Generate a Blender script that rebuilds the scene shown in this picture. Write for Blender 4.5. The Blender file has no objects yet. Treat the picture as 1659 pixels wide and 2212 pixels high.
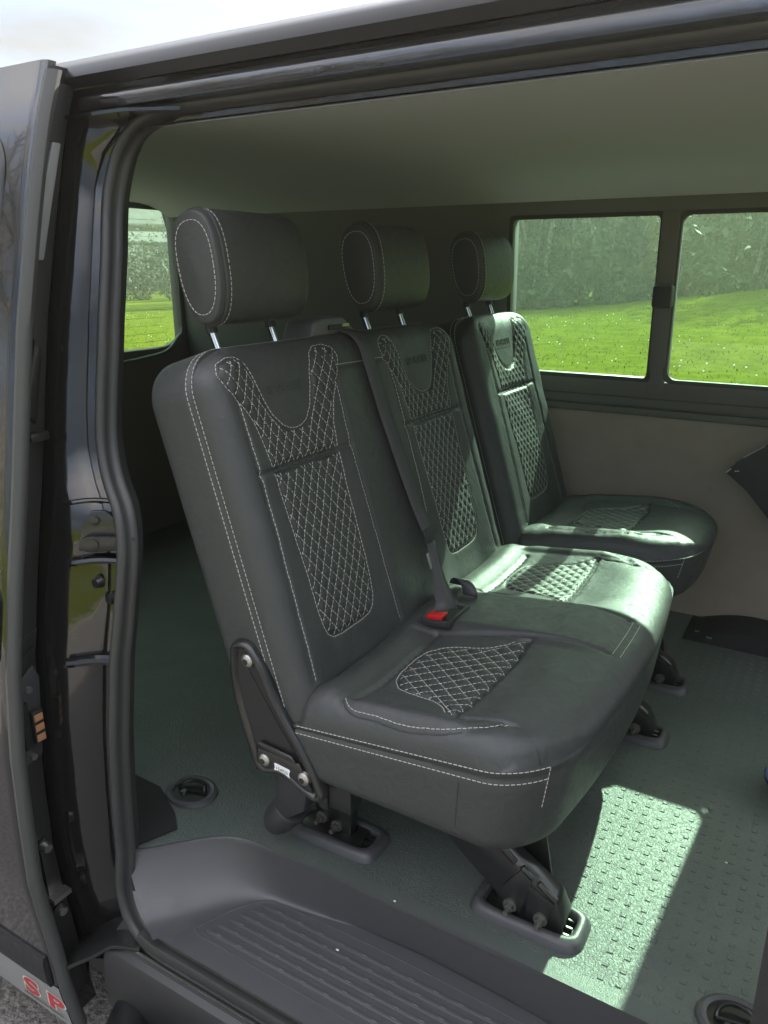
import bpy, bmesh, math, random
import numpy as np
from mathutils import Vector, Matrix
from math import radians as R, sin, cos, pi, sqrt
random.seed(7); rng = np.random.default_rng(7)
S = bpy.context.scene
COL = S.collection

# ------------------------------------------------------------------ camera
cd = bpy.data.cameras.new('camera'); cam = bpy.data.objects.new('camera', cd); COL.objects.link(cam)
cd.sensor_fit = 'VERTICAL'; cd.sensor_height = 36; cd.lens = 36 * 1670 / 2212
cd.clip_start = 0.02; cd.clip_end = 800
cam.location = (0, 0, 1.65); cam.rotation_euler = (R(90 - 17.6), 0, R(30.6))
S.camera = cam
S.render.resolution_x, S.render.resolution_y = 768, 1024
S.view_settings.view_transform = 'Standard'; S.view_settings.look = 'None'
S.view_settings.exposure = 2.85; S.view_settings.gamma = 1
S.cycles.max_bounces = 10; S.cycles.diffuse_bounces = 6; S.cycles.glossy_bounces = 4
S.cycles.transparent_max_bounces = 12; S.cycles.volume_bounces = 1
S.cycles.use_denoising = True

GLARE_HAZE = .003
# ------------------------------------------------------------------ sky and sun
SUN = Vector((0.07, 1, 0.762)).normalized()
W = bpy.data.worlds.new('World'); S.world = W; W.use_nodes = True
nt = W.node_tree; bg = nt.nodes['Background']
sky = nt.nodes.new('ShaderNodeTexSky'); sky.sky_type = 'NISHITA'; sky.sun_disc = False
sky.sun_elevation = math.asin(SUN.z); sky.sun_rotation = math.atan2(SUN.x, SUN.y)
sky.air_density = 1.0; sky.dust_density = 2.0; sky.ozone_density = 1.0
tc = nt.nodes.new('ShaderNodeTexCoord'); mp = nt.nodes.new('ShaderNodeMapping')
mp.inputs['Scale'].default_value = (1.6, 1.6, 7); mp.inputs['Rotation'].default_value = (0.12, 0.1, 0)
no = nt.nodes.new('ShaderNodeTexNoise'); no.inputs['Scale'].default_value = 2.4; no.inputs['Detail'].default_value = 7
rp = nt.nodes.new('ShaderNodeValToRGB'); rp.color_ramp.elements[0].position = .34; rp.color_ramp.elements[1].position = .62; rp.color_ramp.elements[0].color = (.25, .25, .25, 1)
mx = nt.nodes.new('ShaderNodeMixRGB'); mx.inputs[2].default_value = (2.2, 2.1, 2.02, 1)
nt.links.new(tc.outputs['Generated'], mp.inputs[0]); nt.links.new(mp.outputs[0], no.inputs[0])
nt.links.new(no.outputs[0], rp.inputs[0]); nt.links.new(rp.outputs[0], mx.inputs[0])
nt.links.new(sky.outputs[0], mx.inputs[1]); 
sx = nt.nodes.new('ShaderNodeSeparateXYZ'); el = nt.nodes.new('ShaderNodeValToRGB'); ml = nt.nodes.new('ShaderNodeMixRGB'); ml.blend_type = 'MULTIPLY'; ml.inputs[0].default_value = 1
el.color_ramp.elements[0].position = .36; el.color_ramp.elements[0].color = (.17, .20, .24, 1); el.color_ramp.elements[1].position = .62; el.color_ramp.elements[1].color = (1.45, 1.42, 1.38, 1)
nt.links.new(tc.outputs['Generated'], sx.inputs[0]); nt.links.new(sx.outputs['Z'], el.inputs[0]); nt.links.new(mx.outputs[0], ml.inputs[1]); nt.links.new(el.outputs[0], ml.inputs[2])
nt.links.new(ml.outputs[0], bg.inputs[0])
bg.inputs[1].default_value = 0.15
sl = bpy.data.lights.new('sun', 'SUN'); sun = bpy.data.objects.new('sun', sl); COL.objects.link(sun)
sl.energy = 2.8; sl.angle = R(0.5); sl.color = (1, .95, .86)
sun.rotation_euler = SUN.to_track_quat('Z', 'Y').to_euler(); sun.location = (0, 8, 12)

# ------------------------------------------------------------------ materials
def mat(name, col, rough=.5, metal=0, spec=.5, bump=None, var=None, coat=0, emit=None):
    m = bpy.data.materials.new(name); m.use_nodes = True
    n = m.node_tree; b = n.nodes['Principled BSDF']
    b.inputs['Base Color'].default_value = (*col, 1); b.inputs['Roughness'].default_value = rough
    b.inputs['Metallic'].default_value = metal; b.inputs['Specular IOR Level'].default_value = spec
    b.inputs['Coat Weight'].default_value = coat; b.inputs['Coat Roughness'].default_value = .03
    t = n.nodes.new('ShaderNodeTexCoord')
    if var:                                     # (scale, darker colour, lighter colour)
        q = n.nodes.new('ShaderNodeTexNoise'); q.inputs['Scale'].default_value = var[0]; q.inputs['Detail'].default_value = 8
        r = n.nodes.new('ShaderNodeValToRGB'); r.color_ramp.elements[0].position = .35; r.color_ramp.elements[1].position = .68
        r.color_ramp.elements[0].color = (*var[1], 1); r.color_ramp.elements[1].color = (*var[2], 1)
        n.links.new(t.outputs['Object'], q.inputs[0]); n.links.new(q.outputs[0], r.inputs[0]); n.links.new(r.outputs[0], b.inputs['Base Color'])
    if bump:                                    # (kind, scale, strength, distance)
        if bump[0] == 'voronoi':
            v = n.nodes.new('ShaderNodeTexVoronoi'); v.feature = 'DISTANCE_TO_EDGE'
        else:
            v = n.nodes.new('ShaderNodeTexNoise'); v.inputs['Detail'].default_value = 4
        v.inputs['Scale'].default_value = bump[1]
        n.links.new(t.outputs['Object'], v.inputs['Vector'])
        bp = n.nodes.new('ShaderNodeBump'); bp.inputs['Strength'].default_value = bump[2]; bp.inputs['Distance'].default_value = bump[3]
        n.links.new(v.outputs[0], bp.inputs['Height']); n.links.new(bp.outputs[0], b.inputs['Normal'])
    return m
def glassmat(name, tint, gloss=.12, rough=0.0):
    m = bpy.data.materials.new(name); m.use_nodes = True; n = m.node_tree
    for x in list(n.nodes): n.nodes.remove(x)
    o = n.nodes.new('ShaderNodeOutputMaterial'); a = n.nodes.new('ShaderNodeBsdfTransparent'); a.inputs[0].default_value = (*tint, 1)
    g = n.nodes.new('ShaderNodeBsdfGlossy'); g.inputs['Roughness'].default_value = rough; g.inputs[0].default_value = (1, 1, 1, 1)
    f0 = n.nodes.new('ShaderNodeLayerWeight'); f0.inputs[0].default_value = .25; f = n.nodes.new('ShaderNodeMath'); f.operation = 'MULTIPLY_ADD'; f.inputs[1].default_value = .5; f.inputs[2].default_value = .03; n.links.new(f0.outputs['Facing'], f.inputs[0])
    x = n.nodes.new('ShaderNodeMixShader')
    n.links.new(f.outputs[0], x.inputs[0]); n.links.new(a.outputs[0], x.inputs[1]); n.links.new(g.outputs[0], x.inputs[2]); n.links.new(x.outputs[0], o.inputs[0])
    return m
PAINT = mat('black_paint', (.008, .008, .009), .12, spec=.5, coat=1)
JAMB = mat('jamb_paint', (.010, .010, .010), .09, coat=.6, bump=('noise', 9, .12, .02))
PLASTIC = mat('black_plastic', (.03, .03, .033), .48, bump=('voronoi', 900, .25, .0006))
TRIM = mat('grey_step_plastic', (.056, .055, .058), .36, bump=('voronoi', 1100, .35, .0006))
RUBBER = mat('door_rubber', (.035, .035, .034), .42)
RUBBERG = mat('door_edge_rubber', (.055, .056, .053), .5)
LEATHER = mat('dark_leather', (.045, .047, .046), .47, bump=('voronoi', 520, .35, .0012))
def crease(m, sc=38, st=.28, di=.004):
    n = m.node_tree; b = n.nodes['Principled BSDF']; bp = [x for x in n.nodes if x.type == 'BUMP'][0]
    t = n.nodes.new('ShaderNodeTexCoord'); v = n.nodes.new('ShaderNodeTexNoise'); v.inputs['Scale'].default_value = sc; v.inputs['Detail'].default_value = 5; v.inputs['Distortion'].default_value = 1.2
    q = n.nodes.new('ShaderNodeBump'); q.inputs['Strength'].default_value = st; q.inputs['Distance'].default_value = di
    n.links.new(t.outputs['Object'], v.inputs[0]); n.links.new(v.outputs[0], q.inputs['Height']); n.links.new(q.outputs[0], bp.inputs['Normal'])
    r = n.nodes.new('ShaderNodeMapRange'); r.inputs['From Min'].default_value = .3; r.inputs['From Max'].default_value = .7; r.inputs['To Min'].default_value = b.inputs['Roughness'].default_value-.06; r.inputs['To Max'].default_value = b.inputs['Roughness'].default_value+.08
    n.links.new(v.outputs[0], r.inputs[0]); n.links.new(r.outputs[0], b.inputs['Roughness'])
crease(LEATHER)
LEATHERQ = mat('quilted_leather', (.034, .038, .036), .48, bump=('voronoi', 420, .45, .0014))
THREAD = mat('white_thread', (.55, .53, .48), .7)
CHROME = mat('chrome', (.85, .85, .86), .08, metal=1)
STEEL = mat('zinc_steel', (.5, .48, .45), .38, metal=1)
STEELD = mat('dull_steel', (.22, .21, .2), .5, metal=.9)
BMETAL = mat('black_steel', (.014, .014, .014), .3, coat=.3)
BELT = mat('belt_webbing', (.05, .05, .052), .6, bump=('noise', 300, .2, .001))
REDP = mat('red_plastic', (.55, .02, .02), .35)
HEAD = mat('headliner_fabric', (.42, .41, .385), .9, bump=('noise', 500, .3, .001))
WALLT = mat('wall_carpet', (.36, .30, .245), .9, bump=('noise', 350, .4, .002), var=(14, (.345, .288, .235), (.375, .312, .258)))
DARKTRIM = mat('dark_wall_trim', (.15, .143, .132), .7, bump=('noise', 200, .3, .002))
COPPER = mat('copper_pad', (.8, .42, .22), .35, metal=.7)
WHITEP = mat('white_label', (.8, .8, .8), .6)
INK = mat('ink', (.05, .05, .06), .7)
CAPM = mat('pale_cap', (.55, .54, .5), .4)
GREYBAND = mat('grey_decal', (.25, .25, .24), .4)
REDD = mat('red_decal', (.5, .035, .045), .4)
CREAMD = mat('cream_decal', (.72, .68, .58), .4)
BLUEC = mat('pale_blue_cloth', (.2, .25, .42), .85, bump=('noise', 300, .3, .001))
NAVY = mat('navy_cloth', (.02, .03, .1), .85)
TINT = glassmat('tinted_glass', (.43, .70, .53))
CLEARG = glassmat('clear_glass', (.8, .88, .82))
BLACKG = mat('privacy_glass', (.006, .007, .008), .03, coat=1)
RIM = mat('wheel_alloy', (.3, .3, .31), .3, metal=.9)
TYRE = mat('tyre_rubber', (.02, .02, .02), .75)
crease(TRIM, 22, .12, .003); crease(PLASTIC, 22, .12, .003); crease(JAMB, 2.5, .05, .02)
# floor rubber: fine wandering ripples
FLOOR = mat('rubber_floor', (.058, .06, .057), .5)
n = FLOOR.node_tree; b = n.nodes['Principled BSDF']; t = n.nodes.new('ShaderNodeTexCoord')
v = n.nodes.new('ShaderNodeTexNoise'); v.inputs['Scale'].default_value = 130; v.inputs['Detail'].default_value = 2; v.inputs['Distortion'].default_value = 1.6
bp = n.nodes.new('ShaderNodeBump'); bp.inputs['Strength'].default_value = .55; bp.inputs['Distance'].default_value = .004
n.links.new(t.outputs['Object'], v.inputs[0]); n.links.new(v.outputs[0], bp.inputs['Height']); n.links.new(bp.outputs[0], b.inputs['Normal'])
w_ = n.nodes.new('ShaderNodeTexNoise'); w_.inputs['Scale'].default_value = 7; w_.inputs['Detail'].default_value = 9; w_.inputs['Roughness'].default_value = .7
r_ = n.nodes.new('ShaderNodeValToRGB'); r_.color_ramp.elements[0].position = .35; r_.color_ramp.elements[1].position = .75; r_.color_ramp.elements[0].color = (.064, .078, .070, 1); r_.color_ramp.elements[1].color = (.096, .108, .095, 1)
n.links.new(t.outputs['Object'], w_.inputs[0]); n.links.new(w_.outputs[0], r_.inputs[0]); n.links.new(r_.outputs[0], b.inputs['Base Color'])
ASPHALT = mat('asphalt', (.15, .14, .13), .85, bump=('noise', 90, .8, .012), var=(70, (.08, .074, .066), (.24, .222, .20)))
GRASS = mat('grass', (.07, .13, .02), 1, spec=0, bump=('noise', 9, .6, .05), var=(2.6, (.066, .084, .004), (.112, .130, .010)))
BLADE = mat('grass_blade', (.1, .2, .03), 1, spec=0, var=(.8, (.064, .086, .004), (.112, .132, .010)))
PETAL = mat('daisy_petal', (.8, .8, .78), .6)
BARK = mat('bark', (.09, .075, .06), .9, bump=('noise', 12, .7, .05), var=(9, (.04, .034, .028), (.22, .2, .17)))
LEAFD = mat('dark_leaf', (.03, .05, .02), .7, var=(.5, (.012, .026, .008), (.06, .085, .03)))
LEAFM = mat('mid_leaf', (.05, .08, .025), .7, var=(.6, (.03, .05, .015), (.1, .13, .045)))
LEAFO = mat('olive_leaf', (.09, .1, .04), .7, var=(.6, (.06, .07, .025), (.14, .14, .06)))
ROOFT = mat('pale_roof_tile', (.15, .155, .14), .9, spec=.1, bump=('noise', 6, .4, .03), var=(2, (.19, .20, .18), (.25, .26, .235)))
WALLB = mat('blue_green_render', (.028, .06, .068), .8)
PANE = mat('roof_pane', (.35, .4, .42), .1)

# ------------------------------------------------------------------ helpers
def tag(o, label=None, cat=None, group=None, kind=None):
    if label: o['label'] = label
    if cat: o['category'] = cat
    if group: o['group'] = group
    if kind: o['kind'] = kind
    return o
def thing(name, loc, label, cat, group=None):
    o = bpy.data.objects.new(name, None); o.location = loc; COL.objects.link(o); o.empty_display_size = .1
    return tag(o, label, cat, group)
class MB:
    def __init__(s): s.v = []; s.f = []; s.m = []; s.k = []
    def cut(s): s.k.append((len(s.v), len(s.f))); return s
    def add(s, vs, fs, mi=0):
        k = len(s.v); s.v += [tuple(map(float, p)) for p in vs]; s.f += [tuple(i + k for i in f) for f in fs]; s.m += [mi] * len(fs); return s
    def box(s, lo, hi, mi=0):
        (a, b, c), (d, e, f) = lo, hi
        return s.add([(a,b,c),(d,b,c),(d,e,c),(a,e,c),(a,b,f),(d,b,f),(d,e,f),(a,e,f)],
              [(0,3,2,1),(4,5,6,7),(0,1,5,4),(1,2,6,5),(2,3,7,6),(3,0,4,7)], mi)
    def obox(s, c, ax, ay, az, mi=0):          # oriented box: centre and three half axes
        c, ax, ay, az = map(Vector, (c, ax, ay, az))
        return s.add([c-ax-ay-az, c+ax-ay-az, c+ax+ay-az, c-ax+ay-az, c-ax-ay+az, c+ax-ay+az, c+ax+ay+az, c-ax+ay+az],
              [(0,3,2,1),(4,5,6,7),(0,1,5,4),(1,2,6,5),(2,3,7,6),(3,0,4,7)], mi)
    def sweep(s, path, sec, closed_sec=True, closed_path=False, up=(0,0,1), caps=True, mi=0, scale=None):
        P = [Vector(p) for p in path]; n = len(P); m = len(sec); vs = []
        for i, p in enumerate(P):
            a = P[(i-1) % n] if (i > 0 or closed_path) else P[i]; c = P[(i+1) % n] if (i < n-1 or closed_path) else P[i]
            T = (c - a).normalized(); X = T.cross(Vector(up)); 
            if X.length < 1e-5: X = Vector((1,0,0))
            X.normalize(); Y = X.cross(T); k = scale[i] if scale else 1
            vs += [p + X*u*k + Y*w*k for u, w in sec]
        fs = []
        for i in range(n if closed_path else n-1):
            j = (i+1) % n
            for k in range(m if closed_sec else m-1):
                l = (k+1) % m; fs.append((i*m+k, i*m+l, j*m+l, j*m+k))
        if caps and not closed_path and closed_sec: fs += [tuple(range(m-1, -1, -1)), tuple((n-1)*m + k for k in range(m))]
        return s.add(vs, fs, mi)
    def tube(s, path, r, seg=10, scale=None, mi=0, up=(0,0,1), closed=False):
        return s.sweep(path, [(r*cos(2*pi*k/seg), r*sin(2*pi*k/seg)) for k in range(seg)], scale=scale, mi=mi, up=up, closed_path=closed)
    def cyl(s, a, b, r, r2=None, seg=16, mi=0):
        a, b = Vector(a), Vector(b); d = (b-a).normalized(); X = d.orthogonal().normalized(); Y = d.cross(X); r2 = r if r2 is None else r2
        vs = [a + (X*cos(2*pi*k/seg) + Y*sin(2*pi*k/seg))*r for k in range(seg)] + [b + (X*cos(2*pi*k/seg) + Y*sin(2*pi*k/seg))*r2 for k in range(seg)]
        return s.add(vs, [(k, (k+1) % seg, seg+(k+1) % seg, seg+k) for k in range(seg)] + [tuple(range(seg-1,-1,-1)), tuple(range(seg, 2*seg))], mi)
    def prism(s, poly, d, mi=0):               # polygon of 3-D points pushed along d
        n = len(poly); d = Vector(d); P = [Vector(p) for p in poly]
        return s.add(P + [p + d for p in P], [tuple(range(n-1,-1,-1)), tuple(range(n, 2*n))] + [(k, (k+1) % n, n+(k+1) % n, n+k) for k in range(n)], mi)
    def grid(s, A, mi=0, flip=False):          # A: rows x cols x 3
        r, c = A.shape[:2]; fs = []
        for i in range(r-1):
            for j in range(c-1):
                q = (i*c+j, i*c+j+1, (i+1)*c+j+1, (i+1)*c+j); fs.append(q[::-1] if flip else q)
        return s.add(A.reshape(-1, 3), fs, mi)
    def build(s, name, m, parent=None, smooth=True, bevel=0, fixn=True, angle=40, label=None):
        if s.k:                                 # cut() was called at the start of each piece: one object per piece
            K = s.k+[(len(s.v), len(s.f))]; out = None
            for (a, b), (c, d) in zip(K[:-1], K[1:]):
                q = MB(); q.v = s.v[a:c]; q.f = [tuple(i-a for i in f) for f in s.f[b:d]]; q.m = s.m[b:d]
                out = q.build(name, m, parent, smooth, bevel, fixn, angle, label)
            return out
        me = bpy.data.meshes.new(name); me.from_pydata(s.v, [], s.f)
        ms = m if isinstance(m, (list, tuple)) else [m]
        for x in ms: me.materials.append(x)
        if len(ms) > 1: me.polygons.foreach_set('material_index', s.m)
        if fixn or bevel:
            bm = bmesh.new(); bm.from_mesh(me)
            if fixn: bmesh.ops.recalc_face_normals(bm, faces=bm.faces)
            if bevel:
                es = [e for e in bm.edges if len(e.link_faces) == 2 and e.calc_face_angle(0) > R(25)]
                bmesh.ops.bevel(bm, geom=es, offset=bevel, segments=2, affect='EDGES', profile=.5, clamp_overlap=True)
            bm.to_mesh(me); bm.free()
        if smooth:
            me.polygons.foreach_set('use_smooth', [True]*len(me.polygons))
            me.set_sharp_from_angle(angle=R(angle))
        o = bpy.data.objects.new(name, me); COL.objects.link(o)
        if parent is not None:
            o.parent = parent
            if parent.type == 'EMPTY': o.matrix_parent_inverse = Matrix.Translation(-Vector(parent.location))
        if label: o['label'] = label
        return o
def text_mesh(txt, size, extrude=0.0, offset=0.0, spacing=1.0):
    c = bpy.data.curves.new('txt', 'FONT'); c.body = txt; c.size = size; c.extrude = extrude; c.offset = offset; c.space_character = spacing
    c.align_x = 'CENTER'; c.align_y = 'CENTER'; c.resolution_u = 4
    o = bpy.data.objects.new('txt', c); COL.objects.link(o)
    me = bpy.data.meshes.new_from_object(o.evaluated_get(bpy.context.evaluated_depsgraph_get()))
    vs = [tuple(v.co) for v in me.vertices]; fs = [tuple(p.vertices) for p in me.polygons]
    bpy.data.objects.remove(o); bpy.data.curves.remove(c); bpy.data.meshes.remove(me)
    return vs, fs
def spline(pts, n=12, closed=False):           # chord-length Hermite curve through points of any dimension (no overshoot)
    P = np.array(pts, float); N = len(P); out = []
    L = lambda a, b: max(1e-6, np.linalg.norm(P[b % N]-P[a % N]))
    def tan(i):
        a, b = i-1, i+1
        if not closed and i == 0: return (P[1]-P[0])/L(0, 1)
        if not closed and i == N-1: return (P[-1]-P[-2])/L(N-2, N-1)
        la, lb = L(a, i), L(i, b); return ((P[i]-P[a % N])/la*lb+(P[b % N]-P[i])/lb*la)/(la+lb)
    for i in (range(N) if closed else range(N-1)):
        p1, p2 = P[i], P[(i+1) % N]; l = L(i, i+1); m1, m2 = tan(i)*l, tan((i+1) % N)*l
        for k in range(n):
            t = k/n; out.append((2*t**3-3*t*t+1)*p1+(t**3-2*t*t+t)*m1+(3*t*t-2*t**3)*p2+(t**3-t*t)*m2)
    if not closed: out.append(P[-1])
    return np.array(out)
def resample(P, step):
    P = np.asarray(P, float); d = np.r_[0, np.cumsum(np.linalg.norm(np.diff(P, axis=0), axis=1))]
    k = max(2, int(d[-1]/step)+1); q = np.linspace(0, d[-1], k)
    return np.stack([np.interp(q, d, P[:, j]) for j in range(P.shape[1])], 1)
def dist_poly(s, t, P):                         # distance of points to a polyline
    P = np.asarray(P, float); d = np.full(s.shape, 9.)
    for a, b in zip(P[:-1], P[1:]):
        v = b-a; L = v@v + 1e-12; u = np.clip(((s-a[0])*v[0]+(t-a[1])*v[1])/L, 0, 1)
        d = np.minimum(d, np.hypot(s-a[0]-u*v[0], t-a[1]-u*v[1]))
    return d
def inside(s, t, P):
    P = np.asarray(P, float); r = np.zeros(s.shape, bool)
    for a, b in zip(P, np.roll(P, -1, 0)):
        c = ((a[1] > t) != (b[1] > t)); r ^= c & (s < (b[0]-a[0])*(t-a[1])/(b[1]-a[1]+1e-15)+a[0])
    return r
def sstep(a, b, x): u = np.clip((x-a)/(b-a), 0, 1); return u*u*(3-2*u)
def off_poly(P, d):
    P = np.asarray(P, float); T = np.gradient(P, axis=0); T /= np.linalg.norm(T, axis=1)[:, None]+1e-9
    return P + np.stack([-T[:, 1], T[:, 0]], 1)*d

# ------------------------------------------------------------------ upholstered pads
class Pad:
    """A cushion: a face over (s,t) with seams, quilting and rounded edges, side walls and a back."""
    def __init__(s, O, U, V, N, s0, s1, t0, t1, es=.045, eb=.03, et=.05, E=.04, Rc=.07, depth=.13, Rb=.0, res=.0035):
        s.O, s.U, s.V, s.N = [np.array(x, float) for x in (O, U, V, N)]
        s.s0, s.s1, s.t0, s.t1, s.es, s.eb, s.et, s.E, s.Rc, s.Rb, s.depth, s.res = s0, s1, t0, t1, es, eb, et, E, Rc, Rb, depth, res
        s.seams = []; s.quilts = []; s.bumps = []; s.pipes = []
    drop_front = 0; bow = 0
    def bowed(s, a, t): return t-s.bow*((a-(s.s0+s.s1)/2)/((s.s1-s.s0)/2))**2*sstep(.3*s.t1, s.t1, t)
    def deep(s, d, t): return d+np.maximum(0, d-s.E)*s.drop_front*np.clip(t/s.t1, 0, 1)
    def inset(s, t):
        a = np.clip(t-(s.t1-s.Rc), 0, s.Rc); r = s.Rc-np.sqrt(np.maximum(s.Rc**2-a*a, 0))
        if s.Rb:
            b = np.clip((s.t0+s.Rb)-t, 0, s.Rb); r = r + s.Rb-np.sqrt(np.maximum(s.Rb**2-b*b, 0))
        return r
    def h(s, a, t):
        h = np.zeros(a.shape)
        for f in s.bumps: h = h + f(a, t)
        h = h+.0006*np.sin(37*a+21*t+1.3*np.sin(19*t))+.0004*np.sin(61*t-23*a+2*np.sin(27*a))
        for P, dep, w in s.seams:
            d = dist_poly(a, t, P); h = h - dep*np.exp(-(d/w)**2)*(1+.15*np.sin(330*a+250*t)) - .0005*np.exp(-(d/.014)**2)*(.5+.5*np.sin(170*a+150*t+3*np.sin(40*a)))
        for P, sc, tc_, w, hh in [Q[:5] for Q in s.quilts]:
            m = inside(a, t, P); db = dist_poly(a, t, np.r_[P, P[:1]]); nm = sqrt(1/w**2+1/hh**2)
            x = (a-sc)/w+(t-tc_)/hh; y = (a-sc)/w-(t-tc_)/hh
            d = np.minimum(np.abs(x-np.round(x)), np.abs(y-np.round(y)))/nm
            h = h + np.where(m, .0046*(1-np.exp(-(d/.0050)))*sstep(0, .008, db), 0)
        return h
    def n(s, a, t):
        i = s.inset(t); dl = a-(s.s0+i); dr = (s.s1-i)-a
        qx = np.clip(1-np.minimum(dl, dr)/s.es, 0, 1); qt = np.clip(1-(s.t1-t)/s.et, 0, 1); qb = np.clip(1-(t-s.t0)/s.eb, 0, 1)
        q = np.minimum(1, qx**2+np.maximum(qt, qb)**2)
        return s.h(a, t)*(1-q**3)-s.E*(1-np.sqrt(1-q))
    def P(s, a, t, lift=0.):
        a = np.asarray(a, float); t = np.asarray(t, float); d = s.n(a, t)+lift; t = s.bowed(a, t)
        return s.O+a[..., None]*s.U+t[..., None]*s.V+d[..., None]*s.N
    def axis(s, lo, hi, e0, e1):
        th0, th1 = (np.linspace(0, pi/2, max(9, int(e/.006)+1))[:-1] for e in (e0, e1))
        L = lo+e0*(1-np.cos(th0)); Rr = hi-e1*(1-np.cos(th1[::-1]))
        mid = np.linspace(lo+e0, hi-e1, max(2, int((hi-lo-e0-e1)/s.res)))
        return np.unique(np.r_[L, mid, Rr])
    def build(s, name, parent, mats, wallgroove=None, back_round=.03, insets=None, taper=0.):
        A = s.axis(s.s0, s.s1, s.es, s.es); T = s.axis(s.t0, s.t1, s.eb, s.et)
        c = (s.s0+s.s1)/2; w = (s.s1-s.s0)/2
        tt = np.repeat(T[:, None], len(A), 1); k = (w-s.inset(tt))/w; aa = c+(A[None, :]-c)*k
        G = s.P(aa, tt); r, q = G.shape[:2]
        loop = [(0, j) for j in range(q)]+[(i, q-1) for i in range(1, r)]+[(r-1, j) for j in range(q-2, -1, -1)]+[(i, 0) for i in range(r-2, 0, -1)]
        B = np.array([(aa[i, j], tt[i, j]) for i, j in loop]); ctr = np.array([c, (s.t0+s.t1)/2])
        rings = [(s.E*.25+s.E*.75, 0)]
        g = wallgroove
        if g: rings += [(s.E+g-.006, .0), (s.E+g-.003, .0012), (s.E+g, .0035), (s.E+g+.003, .0012), (s.E+g+.006, .0)]
        D = s.depth; nb = 6
        rings += [(s.E+(D-back_round-s.E)*x, -.0004*sin(pi*x)) for x in (.3, .5, .75, 1.)]
        rings += [(D-back_round+back_round*sin(pi/2*k/nb), back_round*(1-cos(pi/2*k/nb))) for k in range(1, nb+1)]
        rings = sorted(rings)
        Tn = np.roll(B, -1, 0)-np.roll(B, 1, 0); Tn /= np.linalg.norm(Tn, axis=1)[:, None]+1e-9; inn = np.stack([-Tn[:, 1], Tn[:, 0]], 1)
        for _ in range(3): inn = (np.roll(inn, 1, 0)+inn+np.roll(inn, -1, 0))/3
        inn /= np.linalg.norm(inn, axis=1)[:, None]+1e-9
        s.B, s.inn, s.taper = B, inn, taper
        mb = MB(); ins = MB()
        V = [G.reshape(-1, 3)]; f = []; fi = []
        cs = (aa[:-1, :-1]+aa[1:, 1:])/2; ct = (tt[:-1, :-1]+tt[1:, 1:])/2
        mk = np.zeros(cs.shape, bool)
        mid_in = {}; s.quilts = [tuple(Q[:5])+(k,) for k, Q in enumerate(s.quilts)]
        for Q in s.quilts:
            m_ = inside(cs, ct, Q[0]); mk |= m_; mid_in[Q[5]] = {i*q+j: True for i, j in zip(*np.where(m_))}
        for i in range(r-1):
            for j in range(q-1):
                (fi if mk[i, j] else f).append((i*q+j, i*q+j+1, (i+1)*q+j+1, (i+1)*q+j))
        base = r*q; n = len(loop); prev = [i*q+j for i, j in loop]
        for kx, (d, ins_) in enumerate(rings):
            if d <= s.E+1e-9 and ins_ == 0 and kx == 0: continue
            p = B+inn*ins_; p = np.stack([p[:, 0], s.bowed(p[:, 0], p[:, 1])], 1); p = p-np.stack([0*p[:, 1], taper*np.maximum(0, d-s.E)*sstep(.3*s.t1, .95*s.t1, p[:, 1])], 1)
            V.append(s.O+p[:, :1]*s.U+p[:, 1:]*s.V-s.deep(d, p[:, 1:])*s.N)
            cur = list(range(base, base+n)); base += n
            f += [(prev[x], cur[x], cur[(x+1) % n], prev[(x+1) % n]) for x in range(n)]; prev = cur
        V.append((s.O+ctr[0]*s.U+ctr[1]*s.V-s.deep(D, ctr[1])*s.N)[None]); f += [(prev[x], base, prev[(x+1) % n]) for x in range(n)]
        V = np.concatenate(V)
        mb.add(V, f); o = mb.build(name, mats[0], parent, fixn=False, angle=60)
        s.obj = o
        if fi:
            for Q in s.quilts:
                fq = [q_ for q_ in fi if q_[0] in mid_in[Q[5]]]
                used = sorted({i for q_ in fq for i in q_}); mp_ = {u: k for k, u in enumerate(used)}
                ins = MB().add(V[used], [tuple(mp_[i] for i in q_) for q_ in fq]); ins.build('quilted_insert', mats[1], o, fixn=False, angle=80)
        return o
    def wall(s, fr, depth, lift=.0008):         # points on the side wall: fr = fractions along the boundary loop
        n = len(s.B); x = np.asarray(fr)*n; i = np.floor(x).astype(int) % n; j = (i+1) % n; u = (x-np.floor(x))[:, None]
        p = s.B[i]*(1-u)+s.B[j]*u-(s.inn[i]*(1-u)+s.inn[j]*u)*lift
        p = np.stack([p[:, 0], s.bowed(p[:, 0], p[:, 1])], 1); p = p-np.stack([0*p[:, 1], s.taper*max(0, depth-s.E)*sstep(.3*s.t1, .95*s.t1, p[:, 1])], 1)
        return s.O+p[:, :1]*s.U+p[:, 1:]*s.V-s.deep(depth, p[:, 1:])*s.N
def dashes(mb, Pts, on=.0058, gap=.0026, w=.00042, nrm=None):
    """stitches as short raised threads along a 3-D polyline (nrm: normals)"""
    P = np.asarray(Pts); d = np.r_[0, np.cumsum(np.linalg.norm(np.diff(P, axis=0), axis=1))]
    L = d[-1]; x = .001
    while x+on < L:
        a = np.array([np.interp(x, d, P[:, k]) for k in range(3)]); b = np.array([np.interp(x+on, d, P[:, k]) for k in range(3)])
        N = np.array([np.interp(x, d, nrm[:, k]) for k in range(3)]) if nrm is not None else np.array([0, 0, 1.])
        T = b-a; l = np.linalg.norm(T)
        if l > 1e-5:
            T /= l; Y = np.cross(N, T); Y /= np.linalg.norm(Y)+1e-9
            mb.obox((a+b)/2, T*l/2, Y*w, np.cross(T, Y)*w)
        x += on+gap
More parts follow.
